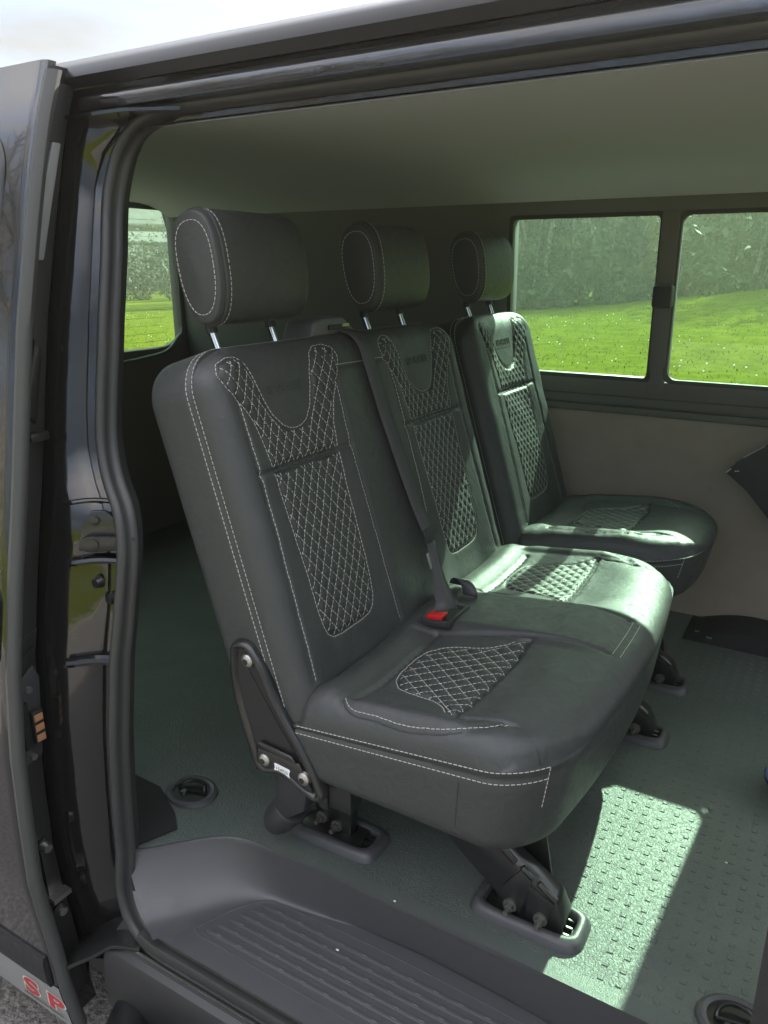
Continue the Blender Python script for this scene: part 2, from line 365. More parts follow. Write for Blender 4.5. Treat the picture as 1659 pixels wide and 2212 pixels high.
def stitch(mb, pad, P, step=.004, lift=.0006, **k):
    q = resample(P, step); e = 1e-3
    A = pad.P(q[:, 0], q[:, 1], lift); dA = pad.P(q[:, 0]+e, q[:, 1])-pad.P(q[:, 0]-e, q[:, 1]); dB = pad.P(q[:, 0], q[:, 1]+e)-pad.P(q[:, 0], q[:, 1]-e)
    N = np.cross(dA, dB); N /= np.linalg.norm(N, axis=1)[:, None]+1e-12
    N *= np.sign((N@pad.N))[:, None]+1e-9
    dashes(mb, A, nrm=N, **k)
def quilt_lines(mb, pad, Q):
    P, sc, tc_, w, hh = Q[:5]; lo = P.min(0); hi = P.max(0)
    for sg in (1, -1):
        cs = [((x-sc)/w+sg*(y-tc_)/hh) for x in (lo[0], hi[0]) for y in (lo[1], hi[1])]
        for k in range(math.floor(min(cs)), math.ceil(max(cs))+1):
            # line: s = sc + w*(k - sg*(t-tc)/hh)
            t = np.linspace(lo[1], hi[1], 220); a = sc+w*(k-sg*(t-tc_)/hh); m = inside(a, t, P)
            idx = np.where(m)[0]
            if len(idx) < 3: continue
            for run in np.split(idx, np.where(np.diff(idx) > 1)[0]+1):
                if len(run) > 2: stitch(mb, pad, np.stack([a[run], t[run]], 1), lift=.0009)

# ------------------------------------------------------------------ body side profile of the van (Y of the door skin by height)
ZS = [.18,.25,.32,.39,.5,.58,.72,.85,1.0,1.15,1.306,1.41,1.56,1.70,1.786,1.87,1.95]
YS = [.690,.679,.669,.664,.652,.644,.646,.651,.667,.695,.728,.748,.777,.812,.835,.860,.891]
def Yd(z): return float(np.interp(z, ZS, YS))
SK = .085                                       # the body skin sits this far inside the slid-back door
YC2 = 3.385                                     # twice the van's centre line
FZ = .58                                        # floor height
def Yw(z): return float(np.interp(z, [.3,.58,1.2,1.33,1.79,1.9], [2.45,2.465,2.475,2.455,2.44,2.41]))   # inner far wall

van = thing('van', (-.5, 1.69, 0), 'black van with its sliding side door open and two tinted windows in the far wall', 'van')
def vpart(mb, name, m, **k): return mb.build(name, m, van, **k)

# outer skin: roof, far side, rear part of the near side, nose
mb = MB()
half = [(.952,1.925),(.944,1.94),(.95,1.956),(.975,1.973),(1.05,1.990),(1.25,2.005),(1.69,2.012)]
sec = half+[(YC2-y, z) for y, z in half[-2::-1]]
xs = np.linspace(-2.5, .95, 24)
A = np.array([[(x, y, z) for y, z in sec] for x in xs]); mb.grid(A)
vpart(mb, 'roof', mat('roof_paint', (.010, .010, .012), .32, spec=.25))
mb = MB()
def sidepatch(x0, x1, z0, z1, far=True, n=14):
    zz = np.linspace(z0, z1, n)
    y = [(YC2-(Yd(z)+SK) if far else Yd(z)+SK) for z in zz]
    mb.grid(np.array([[(x, b, z) for x in (x0, x1)] for b, z in zip(y, zz)]))
WX = [(-.968,-.52),(-.46,-.04)]; WZ = (1.325,1.79)
sidepatch(-2.5, 1.9, .25, 1.29); sidepatch(-2.5, .95, 1.82, 1.925); sidepatch(-2.5, -1.05, 1.29, 1.82); sidepatch(-.02, .30, 1.28, 1.83)  # last patch: unseen far post by the cab, widened to block stray sun
sidepatch(-2.5, -1.27, .25, 1.925, far=False); sidepatch(.02, 1.9, .25, 1.32, far=False); sidepatch(.02, .14, 1.32, 1.925, far=False); sidepatch(.02, .95, 1.86, 1.925, far=False)
nose = [(.95,1.95),(1.62,1.30),(2.25,1.08),(2.38,.85),(2.38,.30)]
mb.grid(np.array([[(x, y, z) for y in (.78, YC2-.78)] for x, z in nose[1:]]))
for y in (.785, YC2-.785): mb.add([(1.9,y,.25),(2.37,y,.3),(2.37,y,.85),(2.24,y,1.08),(1.6,y,1.3),(1.9,y,1.0)], [(0,1,2,3,4,5)])
for y in (.80, YC2-.80): mb.tube([(.95,y+(.13 if y<1 else -.13),1.93),(1.3,y+(.05 if y<1 else -.05),1.62),(1.64,y,1.29)], .045)
vpart(mb, 'body_shell', PAINT, fixn=False)
mb = MB(); mb.grid(np.array([[(.95,.96,1.93),(.95,2.42,1.93)],[(1.62,.82,1.30),(1.62,2.56,1.30)]])); vpart(mb, 'windscreen', CLEARG, fixn=False)
for far in (0, 1):
    y0 = lambda z: (YC2-Yd(z)-SK) if far else Yd(z)+SK
    mb = MB(); mb.add([(.30,y0(1.3),1.3),(1.55,y0(1.3),1.3),(.95,y0(1.86),1.86),(.30,y0(1.86),1.86)], [(0,1,2,3)]); vpart(mb, 'cab_window', CLEARG, fixn=False)
# wheels
def wheel(x, y, s):
    mb = MB(); seg = 40; prof = [(.20,-.11),(.30,-.11),(.33,-.07),(.33,.07),(.30,.11),(.20,.11)]
    mb.grid(np.array([[(x+r*cos(2*pi*k/seg), y+w, .33+r*sin(2*pi*k/seg)) for r, w in prof] for k in range(seg+1)])); w = vpart(mb, 'wheel', TYRE)
    mb = MB(); mb.cyl((x,y-.08*s,.33),(x,y+.09*s,.33),.205,seg=32)
    for k in range(5): a = 2*pi*k/5; mb.obox((x+.1*cos(a),y+.1*s,.33+.1*sin(a)),(.09*cos(a),0,.09*sin(a)),(0,.015,0),(-.025*sin(a),0,.025*cos(a)))
    mb.build('rim', RIM, w)
for x in (-1.75, 1.3):
    wheel(x, .86, -1); wheel(x, YC2-.86, 1)
# underbody keeps light out from below
mb = MB(); mb.box((-2.48,.80,.20),(2.2,2.58,.30)); mb.box((-2.48,.98,.30),(.95,2.44,FZ-.02)); vpart(mb, 'underbody', BMETAL)

# inner lining
mb = MB()
ce = [(.985,1.862),(1.03,1.876),(1.2,1.893),(1.69,1.90),(2.15,1.886),(2.33,1.868),(2.405,1.838)]
ce = spline(ce, 5); mb.grid(np.array([[(x, y, z) for y, z in ce] for x in np.linspace(-2.42, .95, 12)]))
vpart(mb, 'headliner', HEAD, fixn=False)
def inner(x0, x1, z0, z1, m, name, far=True, thick=.03, off=0):
    mb = MB(); zz = np.linspace(z0, z1, 8)
    f = (lambda z: Yw(z)+off) if far else (lambda z: Yd(z)+.19)
    sg = 1 if far else -1
    P = [(f(z), z) for z in zz]+[(f(z)+sg*thick, z) for z in zz[::-1]]
    mb.prism([(x0, y, z) for y, z in P], (x1-x0, 0, 0)); return vpart(mb, name, m, angle=30)
inner(-2.42, .95, FZ-.02, 1.215, WALLT, 'far_wall_panel')
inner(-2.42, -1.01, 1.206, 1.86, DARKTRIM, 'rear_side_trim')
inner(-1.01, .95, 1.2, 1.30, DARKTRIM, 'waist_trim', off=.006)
inner(-2.42, -1.135, FZ-.02, 1.86, RUBBER, 'near_side_trim', far=False)
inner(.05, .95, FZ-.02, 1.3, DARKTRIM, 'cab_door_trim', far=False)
# window surround of the far wall
mb = MB()
def fr(x0, x1, z0, z1, d0=-.004, d1=.06):
    zz = np.linspace(z0, z1, 3); P = [(Yw(z)+d0, z) for z in zz]+[(Yw(z)+d1, z) for z in zz[::-1]]
    mb.prism([(x0, y, z) for y, z in P], (x1-x0, 0, 0))
fr(-1.039, .949, 1.793, 1.862, -.007); fr(-1.039, -.972, 1.28, 1.80); fr(-.515, -.466, 1.28, 1.80, -.012); fr(-.035, .30, 1.28, 1.80)
fr(-1.039, .949, 1.262, 1.316, -.007); fr(-1.039, .949, 1.207, 1.23, -.014, .05); fr(-1.039, .949, 1.231, 1.261, .002, .05)
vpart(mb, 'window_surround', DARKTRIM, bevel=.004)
for i, (x0, x1) in enumerate(WX):
    d = .028 if i == 0 else .016
    mb = MB(); zz = np.linspace(WZ[0]-.03, WZ[1]+.006, 6)
    mb.grid(np.array([[(x, Yw(z)+d, z) for x in (x0-.008, x1+.008)] for z in zz])); w = vpart(mb, 'window', TINT, fixn=False)
    mb = MB()
    if i == 0:
        mb.box((x0-.005, Yw(1.32)-.003, 1.315), (x1, Yw(1.32)+.02, 1.326))
        for x in (-.86, -.72, -.58): mb.box((x, Yw(1.32)-.004, 1.318), (x+.012, Yw(1.32), 1.3225), 1)
        mb.build('sill_channel', [STEEL, BMETAL], w, bevel=.001)
    # frame with round corners
    mb = MB(); r = .028 if i else .014; out = []
    for cx, cz, a0 in ((x1-r, WZ[1]-r, 0), (x0+r, WZ[1]-r, 90), (x0+r, WZ[0]+r, 180), (x1-r, WZ[0]+r, 270)):
        out += [(cx+r*cos(R(a0+a)), cz+r*sin(R(a0+a))) for a in np.linspace(0, 90, 7)]
    outer = [(min(max(x0-.006, x), x1+.006) if 0 else x+(.012 if x > (x0+x1)/2 else -.012), z+(.012 if z > 1.55 else -.012)) for x, z in out]
    k = len(out); vs = []
    for (x, z), (X2, Z2) in zip(out, outer): vs += [(x, Yw(z)+.012, z), (x, Yw(z)-.006, z), (X2, Yw(Z2)-.008, Z2)]
    mb.add(vs, [(3*a, 3*((a+1) % k), 3*((a+1) % k)+1, 3*a+1) for a in range(k)]+[(3*a+1, 3*((a+1) % k)+1, 3*((a+1) % k)+2, 3*a+2) for a in range(k)])
    mb.build('window_seal', RUBBER, w, fixn=False)
mb = MB(); mb.box((-.518,2.405,1.535),(-.462,2.452,1.60)); vpart(mb, 'window_latch', PLASTIC, bevel=.008)
# small screws on the wall panel
mb = MB()
for x, z in ((-.62,1.17),(-.3,1.0),(-.58,1.02),(-.31,1.165)): mb.cut().cyl((x,Yw(z)-.003,z),(x,Yw(z)+.004,z),.006,seg=10)
vpart(mb, 'panel_clip', WALLT)

# tailgate
mb = MB(); X = -2.42
mb.box((X-.05,.9,.3),(X,2.47,1.335)); mb.box((X-.05,.9,1.335),(X,1.02,1.95)); mb.box((X-.05,2.43,1.335),(X,2.47,1.95)); mb.box((X-.05,1.02,1.925),(X,2.43,1.95))
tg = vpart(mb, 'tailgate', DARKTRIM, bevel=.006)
mb = MB(); mb.add([(X-.026,1.0,1.32),(X-.026,2.45,1.32),(X-.026,2.45,1.94),(X-.026,1.0,1.94)], [(0,1,2,3)]); mb.build('window', glassmat('rear_glass', (.60, .84, .66)), tg, fixn=False)
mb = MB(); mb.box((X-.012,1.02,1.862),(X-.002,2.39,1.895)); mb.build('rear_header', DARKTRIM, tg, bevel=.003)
mb = MB()
for k in range(16): z = 1.36+.031*k; mb.box((X-.0255,1.06,z),(X-.0249,2.36,z+.0009))
mb.build('heater_wire', INK, tg)
mb = MB(); mb.cut()                              # rounded lower corner of the window opening
mb.prism([(X+.001,2.4295,1.336)]+[(X+.001,2.4295-.13+.13*sin(a),1.336+.075-.075*cos(a)) for a in np.linspace(0, pi/2, 9)], (-.02,0,0))
mb.cut().prism([(X+.001,2.4295,1.861)]+[(X+.001,2.4295-.05+.05*sin(a),1.861-.05+.05*cos(a)) for a in np.linspace(0, pi/2, 9)], (-.02,0,0))
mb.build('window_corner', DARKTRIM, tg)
mb = MB(); sp = spline([(1.0,1.30),(1.9,1.30),(2.2,1.305),(2.34,1.33),(2.40,1.38)], 6)
mb.tube([(X+.012,y,z) for y, z in sp], .006, up=(1,0,0)); mb.build('trim_bead', mat('trim_bead', (.16,.2,.18), .25), tg)
mb = MB(); k = 9; mb.grid(np.array([[(X+.03*cos(a), 2.065+.028*sin(a)*cos(p), 1.515+.062*sin(a)*sin(p)) for a in np.linspace(0, pi/2, k)] for p in np.linspace(0, 2*pi, 22)])); mb.build('wiper_motor_cap', CAPM, tg)

# floor, step well
TOP = np.array([(-1.04,.79),(-1.00,.825),(-.955,.873),(-.92,.907),(-.89,.925),(-.85,.9345),(-.80,.937),(.05,.937)])
BOT = np.array([(-.965,.75),(-.93,.79),(-.885,.84),(-.855,.872),(-.83,.893),(-.795,.908),(-.75,.914),(.05,.914)])
TOP = resample(spline(TOP, 6), .012); BOT = spline(BOT, 6); BOT = np.stack([np.interp(np.linspace(0,1,len(TOP)), np.linspace(0,1,len(BOT)), BOT[:,j]) for j in (0,1)], 1)
# match by x along the long straight run
d = np.r_[0, np.cumsum(np.linalg.norm(np.diff(TOP, axis=0), axis=1))]; q = resample(spline(np.array([(-.955,.75),(-.925,.785),(-.885,.835),(-.855,.872),(-.83,.898),(-.795,.918),(-.75,.928),(.05,.929)]), 6), .004)
dq = np.r_[0, np.cumsum(np.linalg.norm(np.diff(q, axis=0), axis=1))]
cor = .24; u = np.where(d < cor, d/cor*.22, .22+(d-cor)/(d[-1]-cor)*(dq[-1]-.22)); BOT = np.stack([np.interp(u, dq, q[:, j]) for j in (0, 1)], 1)
ZT = .487
mb = MB(); rows = []
for f, z in [(-.12,FZ-.004),(-.10,FZ+.004),(-.03,FZ+.006),(.03,FZ+.004),(.07,FZ-.004),(.18,FZ-.020),(.36,FZ-.042),(.55,FZ-.062),(.72,ZT+.018),(.86,ZT+.009),(1.0,ZT+.0035),(1.18,ZT+.0008),(1.4,ZT)]:
    p = TOP*(1-f)+BOT*f; rows.append(np.c_[p, np.full(len(p), z)])
A = np.array(rows); mb.grid(A, flip=True)
fl = A[-1]; front = np.c_[np.maximum(fl[:, 0], -.955), np.full(len(fl), .742), np.full(len(fl), ZT)]
mb.grid(np.array([fl, front]), flip=True)
step = vpart(mb, 'entrance_step', TRIM, fixn=False)
mb = MB()                                        # tread: raised border and ribs
bp_ = spline([(-.05,.917),(-.76,.917),(-.795,.914),(-.808,.903),(-.868,.803),(-.872,.792),(-.860,.786),(-.82,.785),(-.05,.785)], 8)
mb.tube([(x,y,ZT+.0005) for x, y in bp_], .0019, seg=6)
mb.build('tread_border', TRIM, step)
mb = MB()
for k in range(6):
    y = .800+.0195*k; x0 = -.846+.0095*k
    mb.cut()
    for j in range(15):
        x = -.825+.0095*k+.047*j+.015*(k % 2); mb.box((x,y-.0007,ZT+.0046),(x+.009,y+.0007,ZT+.0056), 1)
    mb.sweep([(x0-.006,y,ZT),(x0,y,ZT+.0005),(x0+.01,y,ZT+.0005),(-.0,y,ZT+.0005)], [(.0058*cos(a),.0048*sin(a)) for a in np.linspace(0, 2*pi, 9)[:-1]], scale=[.3,.8,1,1])
mb.build('tread_rib', [TRIM, mat('tread_mark', (.12,.12,.125), .6)], step)
mb = MB()                                        # floor mat: strips from the step's edge to the far wall
f0 = TOP*(1+.1)-BOT*.1; pts = np.vstack([f0, [(.95,.937)]])
mb.grid(np.array([np.c_[pts, np.full(len(pts), FZ)], np.c_[pts[:, 0], np.full(len(pts), 2.47), np.full(len(pts), FZ)]]), flip=True)
mb.add([(-2.42,.80,FZ),(pts[0][0],.80,FZ),(pts[0][0],2.47,FZ),(-2.42,2.47,FZ)], [(0,1,2,3)])
floor = vpart(mb, 'floor_mat', FLOOR, fixn=False)
mb = MB()
for i in range(28):
    for j in range(46):
        x = -.47+.0285*i; y = .985+.0285*j
        if y < 1.11 and x < -.20 or y > 1.62 and y < 1.80 and x < -.19: continue
        mb.add([(x-.005,y-.005,FZ),(x+.005,y-.005,FZ),(x+.005,y+.005,FZ),(x-.005,y+.005,FZ),(x-.0042,y-.0042,FZ+.0014),(x+.0042,y-.0042,FZ+.0014),(x+.0042,y+.0042,FZ+.0014),(x-.0042,y+.0042,FZ+.0014)],
               [(4,5,6,7),(0,1,5,4),(1,2,6,5),(2,3,7,6),(3,0,4,7)])
mb.build('floor_stud', FLOOR, floor, smooth=False)
mb = MB()                                        # smooth edge band of the mat by the step, and the cut-out at the rear post
mb.grid(np.array([np.c_[f0, np.full(len(f0), FZ+.002)], np.c_[f0[:,0]+.0*f0[:,1], f0[:,1]+.034, np.full(len(f0), FZ+.002)]])[:, len(f0)//3:], flip=True)
mb.build('mat_edge', mat('mat_edge_rubber', (.07,.084,.075), .45, bump=('voronoi', 420, .5, .0012)), floor, fixn=False)
mb = MB(); mb.prism([(-1.30,.86,FZ+.001),(-1.045,.80,FZ+.001),(-1.005,.89,FZ+.001),(-1.04,.92,FZ+.001),(-1.13,.965,FZ+.001),(-1.3,.97,FZ+.001)], (0,0,.004)); mb.build('mat_cutout', mat('bare_black_floor', (.008,.008,.008), .8), floor)
mb = MB()
for p, r in (((-.62,.885,ZT+.002),.0025),((-.05,1.35,FZ+.001),.0022),((-.33,1.06,FZ+.001),.002),((-.54,.95,FZ+.003),.002),((-.74,.80,ZT+.002),.0018),((-.5,.80,ZT+.002),.0018)):
    mb.cut().obox(p,(r,0,0),(0,r*.6,0),(0,0,.0008))
mb.build('crumb', CREAMD, floor)

# tie-down rings let into the floor
def tie(x, y, ang):
    c = Vector((x, y, FZ)); mb = MB(); seg = 36
    prof = [(.052,.0005),(.050,.006),(.044,.009),(.038,.007),(.035,-.004),(.034,.001)]
    mb.grid(np.array([[(x+r*1.15*cos(2*pi*k/seg), y+r*.95*sin(2*pi*k/seg), FZ+z) for r, z in prof] for k in range(seg+1)]))
    o = vpart(mb, 'tie_down_ring', TRIM)
    mb = MB(); mb.add([(x+.037*1.15*cos(2*pi*k/24), y+.037*.95*sin(2*pi*k/24), FZ+.0022) for k in range(24)], [tuple(range(24))]); mb.build('ring_recess', mat('recess_black', (.006,.006,.006), .5), o, fixn=False)
    mb = MB(); a = ang; arc = [(x+.030*cos(a+t), y+.026*sin(a+t), FZ+.005+.007*sin(t)) for t in np.linspace(0, pi, 14)]
    mb.tube(arc, .0035, seg=8); mb.tube([arc[0], arc[-1]], .0035, seg=8); mb.cyl((x-.012*cos(a),y-.012,FZ+.001),(x-.012*cos(a),y-.012,FZ+.008),.009,.006); mb.build('lashing_loop', BMETAL, o)
tie(-1.062, .99, .3); tie(.012, 1.005, .2)

# door seal round the opening
SP = [(.10,1.873),(-.767,1.872),(-.90,1.872),(-.99,1.868),(-1.035,1.855),(-1.066,1.828),(-1.078,1.78),(-1.070,1.66),(-1.062,1.53),(-1.060,1.43),(-1.053,1.355),(-1.035,1.305),(-1.008,1.262),(-.994,1.22),(-.989,1.08),(-.995,.98),(-1.0,.88),(-1.008,.72),(-1.012,.58),(-1.012,.52),(-.995,.475),(-.96,.449),(-.90,.437),(-.75,.435),(.10,.435)]
SPs = resample(spline(SP, 8), .018)
SO = lambda z: .13 if z > .6 else .10+.03*max(0, (z-.44)/.16)
seal = [(x, Yd(z)+SO(z), z) for x, z in SPs]
mb = MB()
# cross-section: round bulb with a flat lip towards the inside
nrm = []
P = np.array(SPs); T = np.gradient(P, axis=0); T /= np.linalg.norm(T, axis=1)[:, None]; Nn = np.stack([-T[:, 1], T[:, 0]], 1)   # points into the opening for this direction
secs = [(0.000+.0135*cos(a), .0135*sin(a)*1.15) for a in np.linspace(-pi*.75, pi*.75, 12)]
secs = [(-.020,.012)]+[(u_, -w_) for u_, w_ in secs][::-1]
full = [(.020,.010)]+[(.006+.0095*cos(a), -.002-.0115*sin(a)) for a in np.linspace(-.5, pi+.5, 12)]+[(-.005,.011),(-.008,.014),(-.008,.020),(.004,.024),(.014,.05)]
A = []
for (x, z), nn in zip(P, Nn):
    y = Yd(z)+SO(z); A.append([(x-nn[0]*(u_+.011), y+w_, z-nn[1]*(u_+.011)) for u_, w_ in full])
A = np.array(A); mb.grid(A)
vpart(mb, 'door_seal', RUBBER, angle=50)
# grey lip between the step and the seal
mb = MB(); A = []
for (x, z), nn in zip(P, Nn):
    if z > .52 or x > .3: continue
    y = Yd(z)+SO(z); A.append([(x+nn[0]*d_, y+w_, z+nn[1]*d_) for d_, w_ in ((-.004,.016),(-.002,.010),(.006,.012),(.010,.020),(.010,.05))])
mb.grid(np.array(A)); vpart(mb, 'step_lip', mat('lip_grey', (.17,.17,.175), .45), fixn=False)
# rear door post: painted jamb between the seal and the slid-back door
mb = MB(); zz = np.linspace(.30, 1.885, 60); secj = []
SX = lambda z: float(np.interp(z, [p[1] for p in SP[4:21]][::-1], [p[0] for p in SP[4:21]][::-1]))
def jsec(z):
    s = SX(z); w = sstep(.42,.62,np.array(z)).item(); b = sstep(1.17,1.21,np.array(z)).item()
    dpt = .155+.012*(1-b)
    k = .72; return [(s-.0235,dpt+.002),(s-.024,dpt-.002)]+[(s-.024-x, dpt-.004-x*k+o) for x, o in ((.012,0),(.030,0),(.034,.006),(.038,0),(.055,0),(.072,0))]+[(s-.105,dpt-.060),(s-.14,SK+.004),(-1.262,SK+.002),(-1.30,SK)]
mb.grid(np.array([[(x, Yd(z)+o, z) for x, o in jsec(z)] for z in zz]))
post = vpart(mb, 'door_post', JAMB, fixn=False, angle=50)
def jp(x, z, o=.145):
    s = SX(z); d = max(0, s-.024-x); return Vector((x, Yd(z)+.151-min(d, .075)*.72+(o-.143), z))
mb = MB()                                        # pressed ledges of the post
for z, x0, x1, t_ in ((1.163,-1.10,-1.012,.008),(.985,-1.10,-1.012,.010),(1.262,-1.12,-1.035,.005)):
    mb.cut(); mb.sweep([jp(x, z+.006*sin((x-x0)/(x1-x0)*pi), .143) for x in np.linspace(x0, x1, 9)], [(t_*cos(a), t_*sin(a)*.9) for a in np.linspace(0, 2*pi, 9)[:-1]])
mb.build('pressed_ledge', JAMB, post)
mb = MB(); c = jp(-1.05, 1.215, .141)           # striker plate and its arm
mb.prism([c+Vector((x*.8,x*.8*.72,z)) for x, z in ((-.045,-.03),(.03,-.025),(.045,.0),(.028,.022),(.008,.042),(-.015,.042),(-.034,.018))], (.004,-.007,0)); mb.build('striker_plate', BMETAL, post, bevel=.002)
q_ = lambda x, y, z: c+Vector((x*.8-y*.58, x*.8*.72+y*.8, z))
mb = MB(); mb.prism([q_(-.022+.016*cos(a),-.010,-.014+.014*sin(a)) for a in np.linspace(pi/2, 3*pi/2, 9)]+[q_(.055,-.010,-.024), q_(.055,-.010,-.004)], (.006,-.009,0))
mb.cyl(q_(-.018,-.02,-.014), q_(-.018,-.025,-.014), .0115, seg=20); mb.cyl(q_(-.012,-.007,.026), q_(-.012,-.013,.026), .008, seg=14)
mb.build('striker_arm', BMETAL, post, bevel=.001)
mb = MB()
for x, z, o in ((-1.015,1.135,.141),(-1.055,1.13,.142),(-1.035,1.10,.142)): mb.cut().cyl(jp(x,z,o+.006), jp(x,z,o-.006), .011, .008, seg=18)
mb.build('post_bolt', BMETAL, post)
# top rail over the opening, with the gutter, and the guide channel
mb = MB(); rail = [(.954,1.923),(.962,1.916),(.957,1.905),(.957,1.893),(.985,1.888),(1.0,1.885),(1.0,1.87)]
mb.grid(np.array([[(x, y, z) for y, z in rail] for x in (-1.27, .95)]))
vpart(mb, 'top_rail', JAMB, fixn=False, angle=30)
mb = MB(); mb.prism([(-1.26,.93,1.878),(-1.02,.93,1.878),(-.94,.975,1.880),(-1.26,.985,1.880)], (0,0,.005)); vpart(mb, 'guide_flange', JAMB)
# sill with bright strips
mb = MB(); sl_ = [(.80,.478),(.778,.475),(.772,.463),(.742,.476)]
silp = [(.782,.440),(.757,.424),(.752,.417),(.744,.419),(.738,.410),(.727,.404),(.720,.390),(.716,.33),(.722,.26),(.75,.235),(.85,.23)]
mb.grid(np.array([[(x, y, z) for y, z in silp] for x in (-1.05, .95)])); vpart(mb, 'sill', mat('sill_black', (.02, .02, .021), .42, bump=('noise', 40, .15, .003)), fixn=False, angle=25)
mb = MB()
for y, z in ((.7655,.4315),(.7415,.4195)): mb.cut().box((-1.0,y-.0014,z-.001),(.6,y+.0014,z+.003))
vpart(mb, 'sill_strip', STEEL)
mb = MB(); mb.sweep([(-.97,.748,.463),(-.93,.745,.46),(.6,.745,.46)], [(.009,0),(.006,.006),(-.006,.006),(-.009,0),(-.006,-.02),(.006,-.02)]); vpart(mb, 'sill_bead', RUBBER)
# side step bar
mb = MB(); mb.tube(spline([(-1.03,.80,.26),(-.99,.72,.27),(-.955,.665,.275),(-.89,.635,.275),(-.6,.63,.275),(.6,.63,.275)], 6), .042, seg=18); vpart(mb, 'side_bar', mat('bar_black', (.012,.012,.013), .28, coat=.5))
# door roller arm
mb = MB(); pa = spline([(-1.155,.715,.335),(-1.10,.735,.385),(-1.05,.765,.418),(-.985,.785,.425)], 6)
mb.sweep(pa, [(.045,-.004),(.045,.004),(.005,.006),(-.045,.004),(-.05,-.004),(-.045,-.03),(-.038,-.03),(-.04,-.008)], up=(0,0,1)); arm = vpart(mb, 'roller_arm', BMETAL, bevel=.001)
mb = MB()
for p in ((-1.0,.80,.445),(-1.02,.79,.438),(-.985,.775,.437)): mb.cut().cyl(p, (p[0], p[1]-.004, p[2]+.012), .009, .007, seg=14)
mb.build('roller', STEEL, arm)

# sliding door, slid back along the side
DX = -1.12
mb = MB(); zz = np.r_[np.linspace(.188, .30, 5), np.linspace(.34, 1.955, 44)]
def dsec(z):
    y = Yd(z); e = .012
    return [(-2.20,y+.075),(-2.20,y+.004),(-2.19,y),(-1.9,y),(-1.5,y),(DX-.03,y),(DX-.018,y+.0015),(DX-.012,y+.006),(DX-.012,y+.02),(DX-.034,y+.028),(DX-.036,y+.075),(DX-.06,y+.078)]
A = np.array([[(x, y, z) for x, y in dsec(z)] for z in zz]); mb.grid(A, flip=True)
mb.add([A[-1][i] for i in range(A.shape[1])], [tuple(range(A.shape[1]))]); mb.add([A[0][i] for i in range(A.shape[1])], [tuple(range(A.shape[1]))])
mb.add([A[i][0] for i in (0,-1)]+[A[i][-1] for i in (-1,0)], [(0,1,2,3)])
door = vpart(mb, 'sliding_door', PAINT, angle=35, label='sliding side door slid back along the rear side of the van')
mb = MB()                                        # rubber strip down the leading edge
edge = [(DX+.002*0, Yd(z), z) for z in np.r_[np.linspace(.192, 1.94, 60)]]
prof = [(-.014,.002),(-.004,-.001),(.003,.004),(.006,.012),(.003,.021),(-.004,.026),(-.02,.028),(-.034,.029)]
mb.grid(np.array([[(DX+a, Yd(z)+b, z) for a, b in prof] for _, _, z in edge]))
z = .192; mb.add([(DX+a, Yd(z)+b, z) for a, b in prof], [tuple(range(len(prof)))]); z = 1.94; mb.add([(DX+a, Yd(z)+b, z) for a, b in prof], [tuple(range(len(prof)))])
mb.build('edge_seal', RUBBERG, door)
mb = MB(); mb.grid(np.array([[(x, Yd(z)+o, z) for x, o in ((DX-.0335,.0275),(DX-.031,.031),(DX-.031,.072),(DX-.0355,.076))] for z in np.linspace(.24,1.93,30)])); mb.build('edge_panel', mat('door_edge_black', (.012,.012,.012), .4), door, fixn=False)
# window in the door
x0, x1, z0, z1 = -2.1, DX-.075, 1.30, 1.86
loop = []; r = .07
for cx, cz, a0 in ((x1-r, z1-r, 0), (x0+r, z1-r, 90), (x0+r, z0+r, 180), (x1-r, z0+r, 270)): loop += [(cx+r*cos(R(a0+a)), cz+r*sin(R(a0+a))) for a in np.linspace(0, 90, 8)]
# glass follows the skin: grid clipped to the round rectangle
mb = MB(); zz = np.linspace(z0, z1, 26); rows = []
for z in zz:
    i = 0
    if z > z1-r: i = r-sqrt(max(0, r*r-(z-z1+r)**2))
    if z < z0+r: i = r-sqrt(max(0, r*r-(z0+r-z)**2))
    rows.append([(x, Yd(z)-.0025, z) for x in (x0+i, x1-i)])
mb.grid(np.array(rows)); mb.build('window', BLACKG, door, fixn=False)
mb = MB(); mb.tube([(x, Yd(z)-.001, z) for x, z in loop], .005, seg=8, up=(0,1,0), closed=True); mb.build('window_seal', RUBBER, door)
# waist strip, handle, lower rubbing strip, decal
def dstrip(xa, xb, za, zb, lift, m, name, n=6):
    mb = MB(); zz = np.linspace(za, zb, n); rows = [[(x, Yd(zz[0]), zz[0]) for x in (xa, xb)]]+[[(x, Yd(z)-lift*(1 if 0 < k < n-1 else .6), z) for x in (xa, xb)] for k, z in enumerate(zz)]+[[(x, Yd(zz[-1]), zz[-1]) for x in (xa, xb)]]
    A = np.array(rows); mb.grid(A); mb.add([tuple(a[1]) for a in A]+[(xb, Yd(zb)+.001, zb)], [tuple(range(len(A)))])
    return mb.build(name, m, door, fixn=False)
dstrip(-2.15, DX-.03, 1.150, 1.172, .004, mat('silver_trim', (.55,.55,.56), .3, metal=.6), 'waist_strip')
mb = MB(); mb.prism([(DX-.26,Yd(1.05),.99),(DX-.045,Yd(1.05),.99),(DX-.028,Yd(1.05),1.02),(DX-.028,Yd(1.10),1.12),(DX-.05,Yd(1.12),1.14),(DX-.26,Yd(1.12),1.14)], (0,-.02,0)); mb.build('handle', PLASTIC, door, bevel=.006)
dstrip(-2.2, DX-.026, .312, .388, .010, mat('rubbing_strip', (.02,.019,.02), .6, bump=('noise', 60, .6, .004)), 'rubbing_strip')
dstrip(-2.2, DX-.012, .19, .310, .0012, GREYBAND, 'decal_band', n=14)
